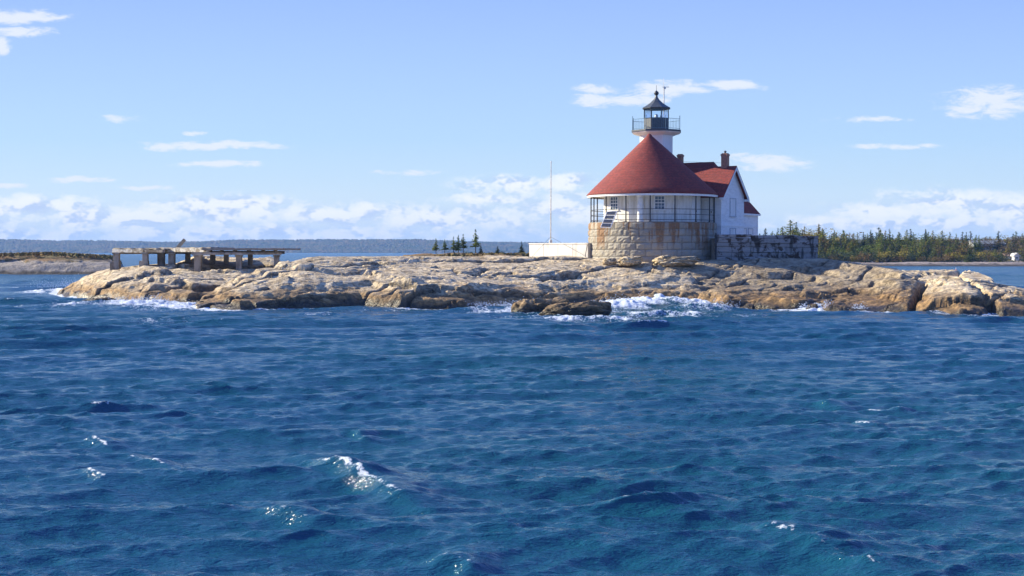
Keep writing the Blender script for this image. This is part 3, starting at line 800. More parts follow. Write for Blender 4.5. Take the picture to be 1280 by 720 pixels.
# tower
TWY = 130.3; TC = at(820.3, 200, TWY); TCx, TCy = TC.x, TC.y
zd = at(820, 166.5, TWY).z            # gallery deck underside
A8 = R(22.5)-R(7)
RT = 1.62
MB().lathe((TCx, TCy, 0), [(RT, 9.5), (RT, zd)], 8, A8).build('tower', M_white, LH)
zg = at(820, 163, TWY).z
MB().lathe((TCx, TCy, 0), [(RT+.0, zd-.28), (RT+0.12, zd-.22), (2.32, zd-.03), (2.36, zd+.02), (2.36, zd+.06), (0.5, zd+.06)], 8, A8).build('gallery_soffit', M_white, LH)
MB().lathe((TCx, TCy, 0), [(2.2, zd+.055), (2.42, zd+.06), (2.44, zd+.10), (2.44, zd+.20), (2.40, zd+.23), (.5, zd+.23)], 8, A8).build('gallery_deck', M_lant, LH)
zf = zd+.23
def oct_pt(i, r, z): a = A8+i*math.pi/4; return Vector((TCx+r*math.cos(a), TCy+r*math.sin(a), z))
for i in range(8):
    p = oct_pt(i, 2.33, zf)
    MB().tube(p, p+Vector((0, 0, 1.18)), .028, .022, 6).lathe(p+Vector((0, 0, 1.18)), [(.005, 0), (.045, .03), (.045, .06), (.005, .1)], 6).build('gallery_post', M_blue, LH)
rl = MB()
for z in (.10, .98):
    rl.path([oct_pt(i, 2.33, zf+z) for i in range(9)], .018, 6)
for i in range(8):
    a, b = oct_pt(i, 2.33, zf), oct_pt(i+1, 2.33, zf)
    for q in range(1, 9):
        p = a.lerp(b, q/9); rl.tube(p+Vector((0, 0, .1)), p+Vector((0, 0, .98)), .009, n=4)
rl.build('gallery_rail', M_blue, LH)
RL = 1.22; zl1 = at(820, 149, TWY).z; zl2 = at(820, 136, TWY).z; zr = at(820, 119.5, TWY).z
MB().lathe((TCx, TCy, 0), [(RL, zf), (RL, zl1), (RL-.2, zl1+.01)], 8, A8).build('lantern_base', M_lant, LH)
lan = MB()
for i in range(8):
    p = oct_pt(i, RL-.02, zl1); lan.tube(p, Vector((p.x, p.y, zl2)), .035, n=6)
lan.path([oct_pt(i, RL-.02, zl1+.03) for i in range(9)], .045, 6).path([oct_pt(i, RL-.02, zl2-.03) for i in range(9)], .05, 6)
lant = lan.build('lantern', M_lant, LH)
for i in range(8):
    a, b = oct_pt(i, RL-.03, 0), oct_pt(i+1, RL-.03, 0)
    MB().quad((a.x, a.y, zl1+.05), (b.x, b.y, zl1+.05), (b.x, b.y, zl2-.05), (a.x, a.y, zl2-.05)).build('pane', M_glass, lant)
MB().lathe((TCx, TCy, zl1), [(.10, 0), (.10, .15), (.16, .18), (.17, .3), (.13, .42), (.05, .46)], 12).lathe((TCx+.45, TCy, zl1), [(.08, 0), (.08, .2), (.12, .25), (.08, .36), (.02, .4)], 10).build('lamp', M_trim, lant)
rf = MB().lathe((TCx, TCy, zl2), [(RL-.1, -.03), (1.36, -.02), (1.38, .05), (1.0, .26), (.62, .52), (.30, .82), (.14, zr-zl2-.15), (.12, zr-zl2)], 8, A8).build('lantern_roof', M_lant, LH)
MB().lathe((TCx, TCy, zr), [(.10, -.05), (.10, .02), (.17, .08), (.22, .18), (.22, .27), (.17, .36), (.07, .42), (.02, .50), (.015, .95)], 12).build('finial', M_dark, rf, smooth=True)
# antenna mast at the back of the gallery
mp = at(829.8, 166, TWY+1.6)
am = MB().tube((mp.x, mp.y, zf), (mp.x, mp.y, at(829, 108, TWY+1.6).z), .05, .045, 6).tube((mp.x-.02, mp.y, at(829, 108, TWY+1.6).z), (mp.x-.02, mp.y, at(829, 97, TWY+1.6).z), .018, .012, 5)
zc = at(829, 108.8, TWY+1.6).z
am.box((mp.x+.16, mp.y, zc), (.62, .05, .05)).box((mp.x+.1, mp.y, zc-.1), (.16, .1, .16))
am.build('antenna_mast', M_post, LH)
# lightning cable down the drum's left edge
MB().tube(at(734, 306, 119.9), at(731.5, 321, 119.5), .03, n=5).build('guy_cable', M_dark, LH)

# ------------------------------------------------------------------ keeper's house
A_ = R(57)
hu = Vector((math.sin(A_), -math.cos(A_), 0)); hv = Vector((-math.cos(A_), -math.sin(A_), 0)); UP = Vector((0, 0, 1))
C0 = Vector((18.4, 124.0, 0)); ZB = 4.6
def H_(u, v, z): return C0+hu*u+hv*v+UP*z
KH = empty('keepers_house', H_(-3, -4.6, ZB), 'white clapboard house with steep red roofs and brick chimney behind the round lighthouse', 'house')
ze = 9.35; zp = 11.87; GW = 5.0
zme = 7.95; zmr = 12.55; BW = 9.3; SB = 0.5; HIP = 2.35
# wing walls (gable end faces u)
g = MB()
g.quad(H_(0, 0, ZB), H_(0, -GW, ZB), H_(0, -GW, ze), H_(0, -GW/2, zp-.06), H_(0, 0, ze))
g.quad(H_(-8, 0, ZB), H_(0, 0, ZB), H_(0, 0, ze), H_(-8, 0, ze))
g.quad(H_(0, -GW, ZB), H_(-3, -GW, ZB), H_(-3, -GW, ze), H_(0, -GW, ze))
g.build('wing_wall', M_board, KH, recalc=False)
g = MB()
g.quad(H_(-SB, -GW+.2, ZB), H_(-SB, -BW, ZB), H_(-SB, -BW, zme+.02), H_(-SB, -GW+.2, zme+.02))
g.quad(H_(-SB, -BW, ZB), H_(-8, -BW, ZB), H_(-8, -BW, zme), H_(-SB, -BW, zme))
g.build('wall', M_board, KH)
# belt courses
g = MB(); zb = at(915, 282, 126).z
g.box(H_(0.02, -GW/2, zb), (.05, GW+.06, .12), (hu, hv, UP)).box(H_(-SB+.02, -GW-(BW-GW)/2, zb), (.05, BW-GW+.06, .12), (hu, hv, UP)).box(H_(-2, .02, zb), (3.94, .05, .118), (hu, hv, UP))
g.box(H_(.015, -.06, (ZB+ze)/2), (.05, .14, ze-ZB), (hu, hv, UP)).box(H_(-SB+.015, -BW+.07, (ZB+zme)/2), (.05, .14, zme-ZB-.05), (hu, hv, UP))
g.build('trim', M_trim, KH)
# wing roof: two planes with an overhang
ov = .38; sl45 = (zp-ze)/(GW/2)
def wing_roof(side):
    m = MB(); e = .30
    v0 = e if side > 0 else -GW-e; z0 = ze-e*sl45
    a = [H_(ov, -GW/2, zp), H_(-9 if side > 0 else -3.5, -GW/2, zp), H_(-9 if side > 0 else -3.5, v0, z0), H_(ov, v0, z0)]
    if side < 0: a = a[::-1]
    m.slab(a, -.10, Vector((0, 0, 1)) if False else None) if False else m.slab([p+UP*.10 for p in a], .10, UP)
    return m
wr = wing_roof(1); w2 = wing_roof(-1); wr.add(w2.v, w2.f)
wr.build('wing_roof', M_red, KH, recalc=True)
bb_ = MB()
for v0, side in ((.32, 1), (-GW-.32, -1)):
    zlow = ze-.32*sl45
    bb_.slab([H_(ov+.01, -GW/2, zp-.02), H_(ov+.01, v0, zlow-.02), H_(ov+.01, v0, zlow-.26), H_(ov+.01, -GW/2, zp-.28)], .06, hu)
    bb_.box(H_(ov/2-.0, v0-side*.14, zlow-.08), (ov+.02, .34, .2), (hu, hv, UP))
bb_.build('bargeboard', M_trim, KH, recalc=True)
# main roof, hipped at the u end
e = .28; sm = (zmr-zme)/(BW/2); sh = (zmr-zme)/HIP
eL = zme-e*sm*.6
r1 = H_(-SB-HIP, -BW/2, zmr); r2 = H_(-9.5, -BW/2, zmr)
c1_ = H_(-SB+.2, -BW-e, eL); c2_ = H_(-SB+.2, e, eL); c3_ = H_(-9.5, -BW-e, eL); c4_ = H_(-9.5, e, eL)
mr = MB()
kk = (-2.4+BW/2)/(e+BW/2); hp = r1.lerp(c2_, kk); c2p = H_(-SB+.2, -2.4, eL); hq = H_(-9.5, -2.4, hp.z)
mr.add([r1, r2, c1_, c2p, c3_, hp, hq], [(0, 2, 3, 5), (1, 0, 5, 6), (0, 1, 4, 2)])
mr.build('roof', M_red, KH, recalc=False)
MB().box(H_(-SB+.14, -BW/2-1.8, eL-.06), (.12, BW+.5-3.6, .16), (hu, hv, UP)).build('fascia', M_trim, KH)
# chimneys
def chimney(px, y0, y1, Y, w, cap=True):
    p = at(px, y0, Y); zt = p.z
    m = MB().box((p.x, Y, zt-1.2), (w, w, 2.4), (hu, hv, UP)).box((p.x, Y, zt-.06), (w+.08, w+.08, .16), (hu, hv, UP)).box((p.x, Y, zt+.05), (w-.06, w-.06, .1), (hu, hv, UP))
    o = m.build('chimney', M_brick, KH)
    if cap: MB().lathe((p.x, Y, zt+.1), [(.09, 0), (.09, .12), (.13, .14), (.12, .2), (.03, .24)], 10).build('flue_cap', M_lant, o)
chimney(906.5, 193, 210, 126.6, .55); chimney(850.5, 194, 205, 131.0, .45, False)
# radio wire between chimneys
MB().tube(at(855, 202, 131), at(901, 203.6, 127), .012, n=4).build('radio_wire', M_dark, KH)
# shuttered windows
M_shut2 = simple('greyed_trim', (0.52, 0.53, 0.55), (0.44, 0.45, 0.47), 3, .6)
def shutter(uoff, vc, z0, z1, w):
    o = H_(uoff, vc, 0); Zv = UP; h = z1-z0; c = Vector((o.x, o.y, (z0+z1)/2))
    fr = MB()
    fr.box(c+hu*.03+hv*(w/2+.04), (.07, .08, h+.16), (hu, hv, UP)).box(c+hu*.03-hv*(w/2+.04), (.07, .08, h+.16), (hu, hv, UP)).box(c+hu*.033+UP*(h/2+.04), (.07, w, .08), (hu, hv, UP)).box(c+hu*.05-UP*(h/2+.04), (.12, w+.24, .07), (hu, hv, UP))
    f = fr.build('window', M_shut2, KH)
    MB().box(c+hu*.012+hv*(w*.25), (.03, w*.48, h), (hu, hv, UP)).box(c+hu*.012-hv*(w*.25), (.03, w*.48, h), (hu, hv, UP)).build('shutter', M_white, f)
    for sg in (1, -1): MB().box(c+hu*.035+hv*(w*.5-.03)+UP*(h*.3*sg), (.03, .12, .05), (hu, hv, UP)).build('hinge', M_dark, f)
shutter(0, -2.5, at(915, 270, 126).z, at(915, 248.5, 126).z, 1.15)
shutter(0, -2.5, at(915, 292, 126).z-.5, at(915, 286, 126).z, 1.1)
shutter(-SB, -6.1, ZB+.3, at(935, 286, 129).z, .95); shutter(-SB, -7.6, ZB+.3, at(935, 286, 129).z, .95)
# white door on the v side of the wing, seen behind the porch
n_ = hv; tx_ = hu; door_on(H_(-1.25, 0, 0), tx_, n_, .9, ZT+.05, 2.1, KH)

# ------------------------------------------------------------------ timber crib platform to the right
def crib():
    a = at(894.5, 293.5, 120.2); b = at(1023, 297, 121.2)
    L = (Vector((b.x, b.y, 0))-Vector((a.x, a.y, 0))).length
    dx = (Vector((b.x, b.y, 0))-Vector((a.x, a.y, 0))).normalized(); dy = Vector((-dx.y, dx.x, 0))
    root = empty('timber_retaining_wall', (a.x, a.y, 3.0), 'weathered whitewashed timber retaining wall with dark stains to the right of the round base', 'retaining wall')
    rng = random.Random(5)
    m = MB(); tones = []
    z = 3.0; hs = [.42, .44, .40, .46, .38, .42, .30]
    tot = sum(hs); k = 0
    for h in hs:
        x = 0
        while x < L-.05:
            l = min(rng.uniform(2.6, 4.6), L-x)
            if L-x-l < .6: l = L-x
            zc_ = z+h/2-(0.022*(x+l/2))*(z-3)/2.8
            c = Vector((a.x, a.y, 0))+dx*(x+l/2)+dy*(rng.uniform(-.05, .05)+.2); c.z = zc_
            m.box(c, (l-.03, .42, h-.035), (dx, dy, UP), 0.05, rng); tones.append((8, rng.random()))
            x += l
        z += h
    o = m.build('timber', M_timber, root, bevel=.025)
    at_ = o.data.attributes.new('tone', 'FLOAT', 'POINT'); at_.data.foreach_set('value', np.concatenate([np.full(n, v, np.float32) for n, v in tones]))
    bk = MB(); cc = Vector((a.x, a.y, 4.15))+dx*(L/2)+dy*2.6
    bk.box(cc, (L-.1, 4.4, 2.6), (dx, dy, UP)); bk.build('fill', M_conc, root)
    for s_, nm in ((0.02, 1), (2.9, 0), (6.2, 0)):
        p = Vector((a.x, a.y, 0))+dx*s_-dy*.06
        if nm: MB().tube((p.x, p.y, 3.2), (p.x, p.y, 5.9), .07, n=8).build('iron_post', M_dark, root)
    return root
crib()

# ------------------------------------------------------------------ white wall + pole on the left
pa = at(735, 305, 123.4); pb = at(661.5, 305.5, 128.2)
d_ = (Vector((pb.x-pa.x, pb.y-pa.y, 0))); L_ = d_.length; d_.normalize(); n_ = Vector((d_.y, -d_.x, 0))
if n_.y > 0: n_ = -n_
cw = Vector((pa.x, pa.y, 0))+d_*(L_/2); cw.z = (2.9+5.0)/2
ww = MB()
for q in range(4): ww.box(cw-n_*.2+d_*(L_*(q+.5)/4-L_/2), (L_/4-.025, .4+.012*(q % 2), 2.1), (d_, n_, UP))
ww.box(cw-n_*.25, (L_-.1, .3, 2.08), (d_, n_, UP))
ww.box(cw-n_*.2+UP*1.07, (L_+.1, .5, .10), (d_, n_, UP))
ww = ww.build('white_wall', M_limew, None, bevel=.02)
tag(ww, 'low sunlit white retaining wall running left from the round stone base', 'wall')
base = at(688.3, 304, 127.5); top = at(688.8, 203, 127.5)
fp = empty('flagpole', (base.x, base.y, 4.0), 'tall thin bare white pole rising behind the low white wall', 'pole')
MB().tube((base.x, base.y, 3.6), (base.x, base.y, 5.0+.35), .15, .14, 8).build('pole_socket', M_post, fp)
MB().tube((base.x, base.y, 5.3), tuple(top), .055, .03, 8).build('pole', M_post, fp)
MB().tube((top.x, top.y, top.z), (top.x, top.y, top.z+.1), .08, .03, 8).build('truck', M_post, fp)
for (gx, gy, gY) in ((664, 322, 125.5), (733, 321, 121.5)): MB().tube((base.x, base.y, at(688, 296, 127.5).z), at(gx, gy, gY), .012, n=4).build('guy_wire', M_dark, fp)

# ------------------------------------------------------------------ rack of dark panels leaning over the drum's rim
def rack():
    tl, tr = at(759, 264.5, 119.6), at(771, 264.5, 119.3)
    bl, br = at(751, 284, 118.6), at(763, 284.5, 118.3)
    root = empty('panel_rack', tuple(bl), 'slanted rack of four dark panels leaning over the left rim of the stone base', 'panel rack')
    X_ = (tr-tl).normalized(); nn = (br-bl).cross(tl-bl).normalized()
    if nn.y > 0: nn = -nn
    fr = MB()
    for a, b in ((bl, tl), (br, tr)): fr.tube(a, b, .035, n=6)
    for q in (0, .25, .5, .75, 1): fr.tube(bl.lerp(tl, q), br.lerp(tr, q), .03, n=6)
    fr.tube(tl, tl+Vector((.3, 1.0, -.9)), .03, n=6).tube(tr, tr+Vector((.2, 1.0, -.9)), .03, n=6)
    fr.build('frame', M_trim, root)
    pm = simple('solar_cells', (0.045, 0.05, 0.062), (0.08, 0.085, 0.10), 6, 0.35)
    for q in range(4):
        a = bl.lerp(tl, q/4+.03); b = br.lerp(tr, q/4+.03); c = br.lerp(tr, q/4+.22); d = bl.lerp(tl, q/4+.22)
        a, b = a.lerp(b, .06), b.lerp(a, .06); c, d = c.lerp(d, .06), d.lerp(c, .06)
        MB().slab([p+nn*.05 for p in (a, b, c, d)], .04).build('panel', pm, root, recalc=True)
rack()

# ------------------------------------------------------------------ ruined concrete platform on the left
def pier():
    o0 = at(141, 316, 131)
    root = empty('ruined_pier', (o0.x, o0.y, 2.6), 'ruined concrete pier deck on square posts standing on the left rocks', 'pier')
    rng = random.Random(9)
    def px(px_, Y): return (px_-640)/F*Y
    zt = at(200, 310, 130).z
    # decks (plan polygons in px at depth)
    def slab_px(name, x0, x1, Y0, Y1, z1, th, mat, broken=False, YL=None):
        m = MB(); n = 14; front = []; 
        for i in range(n+1):
            YY = (YL or Y0)+(Y0-(YL or Y0))*i/n; xa = px(x0, YL or Y0); xx = xa+(px(x1, Y0)-xa)*i/n
            front.append(Vector((xx, YY+(rng.uniform(-.12, .2) if broken else 0), z1+(rng.uniform(-.05, .04) if broken else 0))))
        back = [Vector((p.x+(.4 if i else 0), Y1, z1)) for i, p in enumerate(front)]
        for i in range(n):
            m.slab([front[i], front[i+1], back[i+1], back[i]], th+(rng.uniform(-.06, .05) if broken else 0), UP)
        return m.build(name, mat, root, recalc=True)
    slab_px('deck', 141, 205, 131.3, 139, zt, .16, M_conc, True, 134.5)
    slab_px('deck', 197, 263, 129.2, 138.5, zt+.05, .14, M_conc, True, 134.5)
    slab_px('deck', 252, 355, 128.9, 136.5, zt-.02, .17, M_wood)
    # edge beams
    def beam(x0, x1, Y0, Y1, z, h, w, mat):
        a = Vector((px(x0, Y0), Y0, z)); b = Vector((px(x1, Y1), Y1, z)); d = (b-a).normalized(); n = Vector((-d.y, d.x, 0))
        MB().box((a+b)/2, ((b-a).length, w, h), (d, n, UP), .03, rng).build('beam', mat, root, bevel=.02)
    beam(142, 181, 134.3, 132.3, zt-.28, .30, .35, M_concw); beam(182.5, 205, 132.2, 131.2, zt-.30, .24, .35, M_conc)
    beam(200, 261, 134.3, 129.2, zt-.20, .36, .35, M_concw); beam(240, 352, 128.6, 129.6, zt-.52, .22, .35, M_conc)
    beam(252, 356, 135.5, 136, zt-.42, .30, .3, M_wood); beam(150, 250, 136, 136, zt-.42, .28, .3, M_conc)
    for x in (262, 276, 293, 310, 328, 343): beam(x, x+2.5, 130.0, 136.0, zt-.30, .2, .2, M_wood)
    def post(x, Y, w, foot=None, ztop=None, mat=M_conc):
        xx = px(x, Y); g = min(ground(xx+dx, Y+dy) for dx in (-.3, .3) for dy in (-.3, .3))-.25; tz = (ztop or zt-.42)
        m = MB().box((xx, Y, (g+tz)/2), (w, w, tz-g), None, .04, rng)
        if foot: m.box((xx-.12, Y, g+.25+foot/2), (w*1.65, w*1.5, foot+.5), None, .06, rng)
        m.box((xx, Y, tz-.08), (w+.16, w+.16, .14), None, .02, rng)
        m.build('post', mat, root, bevel=.02)
    post(146, 133.9, .52, .55); post(182, 132.3, .50, .35); post(203, 133.9, .45)
    post(215, 132.9, .58); post(248, 130.2, .62, ztop=zt-.64); post(299, 129.6, .50, ztop=zt-.64); post(346, 130.0, .45, ztop=zt-.64)
    post(266, 135.2, .45); post(283, 135.4, .42); post(313, 135.6, .45); post(235, 135.4, .45); post(200, 136, .4)
    pk = MB(); a = at(222, 309.5, 133); b = at(231, 299.5, 133); d = (b-a).normalized(); n = Vector((0, 1, 0)); q = d.cross(n)
    pk.box((a+b)/2, ((b-a).length, .22, .28), (d, n, q), .04, rng)
    o = pk.build('leaning_plank', simple('bare_plank', (0.52, 0.40, 0.24), (0.36, 0.27, 0.16), 5, .8), None)
    tag(o, 'short tan plank sticking up at a slant from the ruined pier deck', 'plank')
pier()

# ------------------------------------------------------------------ boulders
def boulder(name, c, size, seed, mat, label, cat, group=None, rot=0.0, squash=1.0, n=(110, 60)):
    th = np.linspace(0, 2*np.pi, n[0]+1); ph = np.linspace(-np.pi/2, np.pi/2, n[1])
    T, Pp = np.meshgrid(th, ph)
    x = np.cos(Pp)*np.cos(T); y = np.cos(Pp)*np.sin(T); z = np.sin(Pp)
    def sgnpow(v, e): return np.sign(v)*np.abs(v)**e
    x, y, z = sgnpow(x, .8), sgnpow(y, .8), sgnpow(z, .8)
    q = 1+0.22*fbm(x*1.3+seed*3.1, y*1.3+z*1.7, seed, 4)+0.14*fbm(x*3+seed, y*4+z*5, seed+5, 5, .6)
    s_, e_ = slabs(x*2+seed*7.7+z, z*2.5+y, 1.0, 1.0, seed+9, .25, .16); q = q+s_
    x, y, z = x*q*size[0], y*q*size[1], z*q*size[2]
    ca, sa = math.cos(rot), math.sin(rot); z = z+x*0.08
    X_, Y_ = x*ca-y*sa, x*sa+y*ca
    for arr in (X_, Y_, z): arr[:, -1] = arr[:, 0]
    o = grid_mesh(name, X_, Y_, z, mat, {'crack': (1-sstep(0, .08, e_))*.4})
    o.location = c; tag(o, label, cat, group); return o
B = 'boulders lying against the round base'
for (px_, py_, Y_, s, sd_, lb) in [(788, 325.5, 117.0, (.95, .7, .42), 2, 'small pale boulder at the foot of the stone base, left end of the boulder row'),
                               (832, 325.5, 117.3, (1.0, .9, .42), 5, 'rounded pale boulder leaning on its neighbour in front of the stone base'),
                               (848, 326.5, 116.9, (1.6, .9, .40), 8, 'long flat pale boulder in front of the right half of the stone base'),
                               (762, 326.5, 117.6, (.6, .5, .3), 12, 'smallest pale boulder under the panel rack, in front of the stone base')]:
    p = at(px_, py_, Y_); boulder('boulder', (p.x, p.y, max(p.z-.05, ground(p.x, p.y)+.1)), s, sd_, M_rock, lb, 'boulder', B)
S = 'wave-washed rocks in the surf'
for (px_, py_, s, sd_, lb) in [(664, 393, (1.35, 1.1, 1.05), 21, 'dark rounded rock awash in the surf, left one of the pair before the lighthouse'),
                               (718, 396.5, (2.2, 1.2, .95), 24, 'broad low dark rock in the surf in front of the lighthouse'),
                               (750, 391, (.8, .9, .75), 27, 'brown rock at the right end of the surf rocks, against the breaking wave'),
                               (690, 389.5, (1.6, .9, .9), 30, 'ochre rock behind the dark surf rocks'),
                               (120, 378, (1.6, .9, .35), 33, 'low weed-covered ledge in the white water off the left point'),
                               (278, 386, (1.7, .9, .55), 36, 'flat brown ledge in the foam below the cleft at left')]:
    Yd = y2d(py_); boulder('surf_rock', ((px_-640)/F*Yd, Yd, 0.0), s, sd_, M_wet, lb, 'rock', S)

# ------------------------------------------------------------------ back islands, far shore, hills
M_veg = simple('low_scrub_ground', (0.10, 0.085, 0.035), (0.16, 0.10, 0.04), .35, .9, .8, bscale=2.0, bdist=.3)
def shore_mat():
    m = rock_mat('shore_rock', (0.46, 0.42, 0.36), (0.28, 0.25, 0.22), (0.24, 0.17, 0.09), (0.03, 0.025, 0.02), .1, 1.1, .45)
    return m
def veg_rock(name, zveg, rockc, vegs):
    m, t, p, out = newmat(name)
    P = pos(t); sp = t.node('ShaderNodeSeparateXYZ'); t.l.new(P, sp.inputs[0]); z = sp.outputs[2]
    n = t.noise(P, .5, 6, .65); f = t.noise(P, 2.0, 6, .7); b = t.noise(P, .12, 4, .6)
    rk = t.mix(t.smooth(f, .4, .65), rockc, tuple(v*.5 for v in rockc))
    zz = t.math('ADD', z, t.math('MULTIPLY', t.math('SUBTRACT', n, .5), 2.0))
    rk = t.mix(t.smooth(zz, .9, .3), rk, (0.035, 0.028, 0.022))
    vg = t.mix(t.smooth(b, .4, .6), vegs[0], vegs[1]); vg = t.mix(t.smooth(f, .45, .65), vg, vegs[2])
    c = t.mix(t.smooth(zz, zveg-.25, zveg+.25), rk, vg)
    t.l.new(c, p.inputs['Base Color']); p.inputs['Roughness'].default_value = .9
    t.put(p.inputs['Normal'], t.bump(f, .8, .35)); return m
M_isl = veg_rock('scrubby_islet', 2.5, (0.34, 0.295, 0.24), ((0.15, 0.115, 0.035), (0.22, 0.12, 0.04), (0.09, 0.08, 0.03)))
def back_islet(name, tab, Y0, YT, depth, mat, label, seed, res=.35, amp=1.0):
    a = np.array(tab, float)
    x0 = (a[0, 0]-640)/F*Y0-3; x1 = (a[-1, 0]-640)/F*(YT)+3
    xs = np.arange(x0, x1, res); ys = np.arange(Y0-4, YT+depth, res)
    X, Y = np.meshgrid(xs, ys)
    u = 640+F*X/Y; yt = np.interp(u, a[:, 0], a[:, 1]); zt = CH-(yt-YH)*YT/F
    s = (Y-Y0)/(YT-Y0)
    z = np.where(s < 0, .25*(Y-Y0), zt*(.45*sstep(0, .14, s)+.55*np.clip(s, 0, 1)))
    back = zt-(zt+2)*sstep(depth*.5, depth*.95, Y-YT)
    z = np.where(s > 1, back, z); z = np.where(zt < 0, np.minimum(z, zt), z)
    d, cr = rock_detail(X*.6, Y*.6, seed)
    z = z+d*amp*sstep(-.8, .6, z)*np.where(s > .85, .3, 1.0)
    o = grid_mesh(name, X, Y, np.maximum(z, -2), mat, {'crack': cr*.6}); tag(o, label, 'land', kind='structure')
    return o
back_islet('scrub_islet', [(-260, 322), (-100, 317), (0, 318.5), (60, 316.5), (110, 317.5), (140, 321), (150, 328), (158, 340)], 262, 285, 40, M_isl, 'low rocky islet covered in brown scrub behind the pier', 3)
back_islet('grassy_islet', [(490, 335), (505, 323), (530, 319.5), (560, 318.5), (620, 318), (660, 318), (700, 320), (740, 323), (760, 345)], 235, 258, 30, M_isl, 'low grassy islet with a few spruces behind the main island', 5)
M_far = veg_rock('wooded_shore', 1.35, (0.40, 0.33, 0.27), ((0.04, 0.05, 0.015), (0.07, 0.06, 0.02), (0.03, 0.04, 0.015)))
FS = [(880, 352), (905, 336), (930, 332), (1000, 330), (1080, 327.5), (1150, 327.3), (1185, 326.5), (1280, 327), (1400, 326), (1700, 326)]
def far_shore():
    xs = np.arange(55, 330, 1.0); ys = np.concatenate([np.arange(398, 440, .6), np.arange(440, 700, 4)])
    X, Y = np.meshgrid(xs, ys); u = 640+F*X/Y
    wl = np.interp(u, [880, 930, 1080, 1280, 1700], [425, 418, 412, 407, 400])+3*fbm(X/14, Y/30, 8, 3)
    s = Y-wl
    z = np.where(s < 0, .15*s, 0.45*sstep(0, 6, s)+.45*sstep(6, 22, s)+.045*np.clip(s-34, 0, 200))
    d, cr = rock_detail(X*.45, Y*.45, 9)
    z = z+d*.8*sstep(-.5, .3, z)*np.where(s > 24, .2, 1)
    z = z-6*sstep(900, 870, u)
    o = grid_mesh('far_shore', X, Y, z, M_far, {'crack': cr*.5}); tag(o, 'rocky far shore below the spruce wood on the right', 'land', kind='structure')
    def g(x, y):
        i = int(np.argmin(abs(ys-y))); j = int(np.argmin(abs(xs-x))); return float(z[i, j])
    return g
fsg = far_shore()

# ------------------------------------------------------------------ foliage
def leaf_mat(name, c1, c2, c3):
    m, t, p, out = newmat(name)
    P = pos(t); oi = t.node('ShaderNodeObjectInfo')
    n = t.noise(P, .9, 4, .6)
    c = t.mix(t.smooth(n, .35, .65), c1, c2)
    c = t.mix(t.math('MULTIPLY', oi.outputs['Random'], .6), c, c3)
    t.l.new(c, p.inputs['Base Color']); p.inputs['Roughness'].default_value = .8
    tr = t.node('ShaderNodeBsdfTranslucent'); t.l.new(c, tr.inputs[0])
    mx = t.node('ShaderNodeMixShader'); mx.inputs[0].default_value = .25
    t.l.new(p.outputs[0], mx.inputs[1]); t.l.new(tr.outputs[0], mx.inputs[2]); t.l.new(mx.outputs[0], out.inputs[0]); return m
L_spruce = leaf_mat('spruce_needles', (0.06, 0.12, 0.012), (0.17, 0.22, 0.02), (0.22, 0.21, 0.02))
L_dark = leaf_mat('dark_spruce_needles', (0.018, 0.042, 0.014), (0.04, 0.07, 0.02), (0.05, 0.06, 0.02))
L_yel = leaf_mat('yellowing_leaves', (0.26, 0.22, 0.02), (0.34, 0.22, 0.025), (0.16, 0.18, 0.02))
L_org = leaf_mat('orange_autumn_leaves', (0.20, 0.10, 0.03), (0.15, 0.085, 0.03), (0.13, 0.11, 0.035))
L_brn = leaf_mat('bare_brown_twigs', (0.15, 0.10, 0.06), (0.10, 0.075, 0.045), (0.13, 0.10, 0.05))
M_bark = simple('bark', (0.10, 0.08, 0.06), (0.06, 0.05, 0.04), 3, .9, .4)
def leafquad(m, c, s, rng, flat=0.0):
    n = Vector((rng.gauss(0, 1), rng.gauss(0, 1), rng.gauss(0, 1)+flat)).normalized()
    x = n.orthogonal().normalized(); y = n.cross(x); a = rng.random()*6.28
    x, y = x*math.cos(a)+y*math.sin(a), y*math.cos(a)-x*math.sin(a)
    k = rng.uniform(.5, .9)
    m.add([c-x*s, c-y*s*k, c+x*s*1.1, c+y*s*k*.9], [(0, 1, 2, 3)])
def spruce_mesh(seed, width, base, gap, leafs=1.0):
    """unit height spruce: trunk + drooping whorls of twig clumps"""
    rng = random.Random(seed); tr = MB().tube((0, 0, 0), (0, 0, .5), .016, .011, 6).tube((0, 0, .5), (0, 0, .985), .011, .002, 5)
    m = MB(); z = base
    while z < .985:
        t_ = (z-base)/(1-base); rad = width*(1-t_)**.85*(rng.uniform(.72, 1.12))+.008
        nb = max(3, int(9*(1-t_)+3))
        for b in range(nb):
            if rng.random() < gap: continue
            a = rng.random()*6.283; L = rad*rng.uniform(.6, 1.15); dz = -L*rng.uniform(.05, .45)+L*.12
            st = max(2, int(L/.022))
            for s_ in range(st):
                q = (s_+.6)/st
                c = Vector((math.cos(a)*L*q, math.sin(a)*L*q, z+dz*q+rng.uniform(-.006, .006)))
                for _ in range(2): leafquad(m, c+Vector([rng.uniform(-.010, .010) for _ in range(3)]), .020*leafs*rng.uniform(.6, 1.2)*(1.15-.6*t_), rng, .6)
            tr.tube((0, 0, z), (math.cos(a)*L*.7, math.sin(a)*L*.7, z+dz*.7), .0025, .001, 3)
        z += rng.uniform(.022, .038)
    for _ in range(6): leafquad(m, Vector((rng.uniform(-.006, .006), rng.uniform(-.006, .006), rng.uniform(.96, 1.0))), .012, rng)
    return tr, m
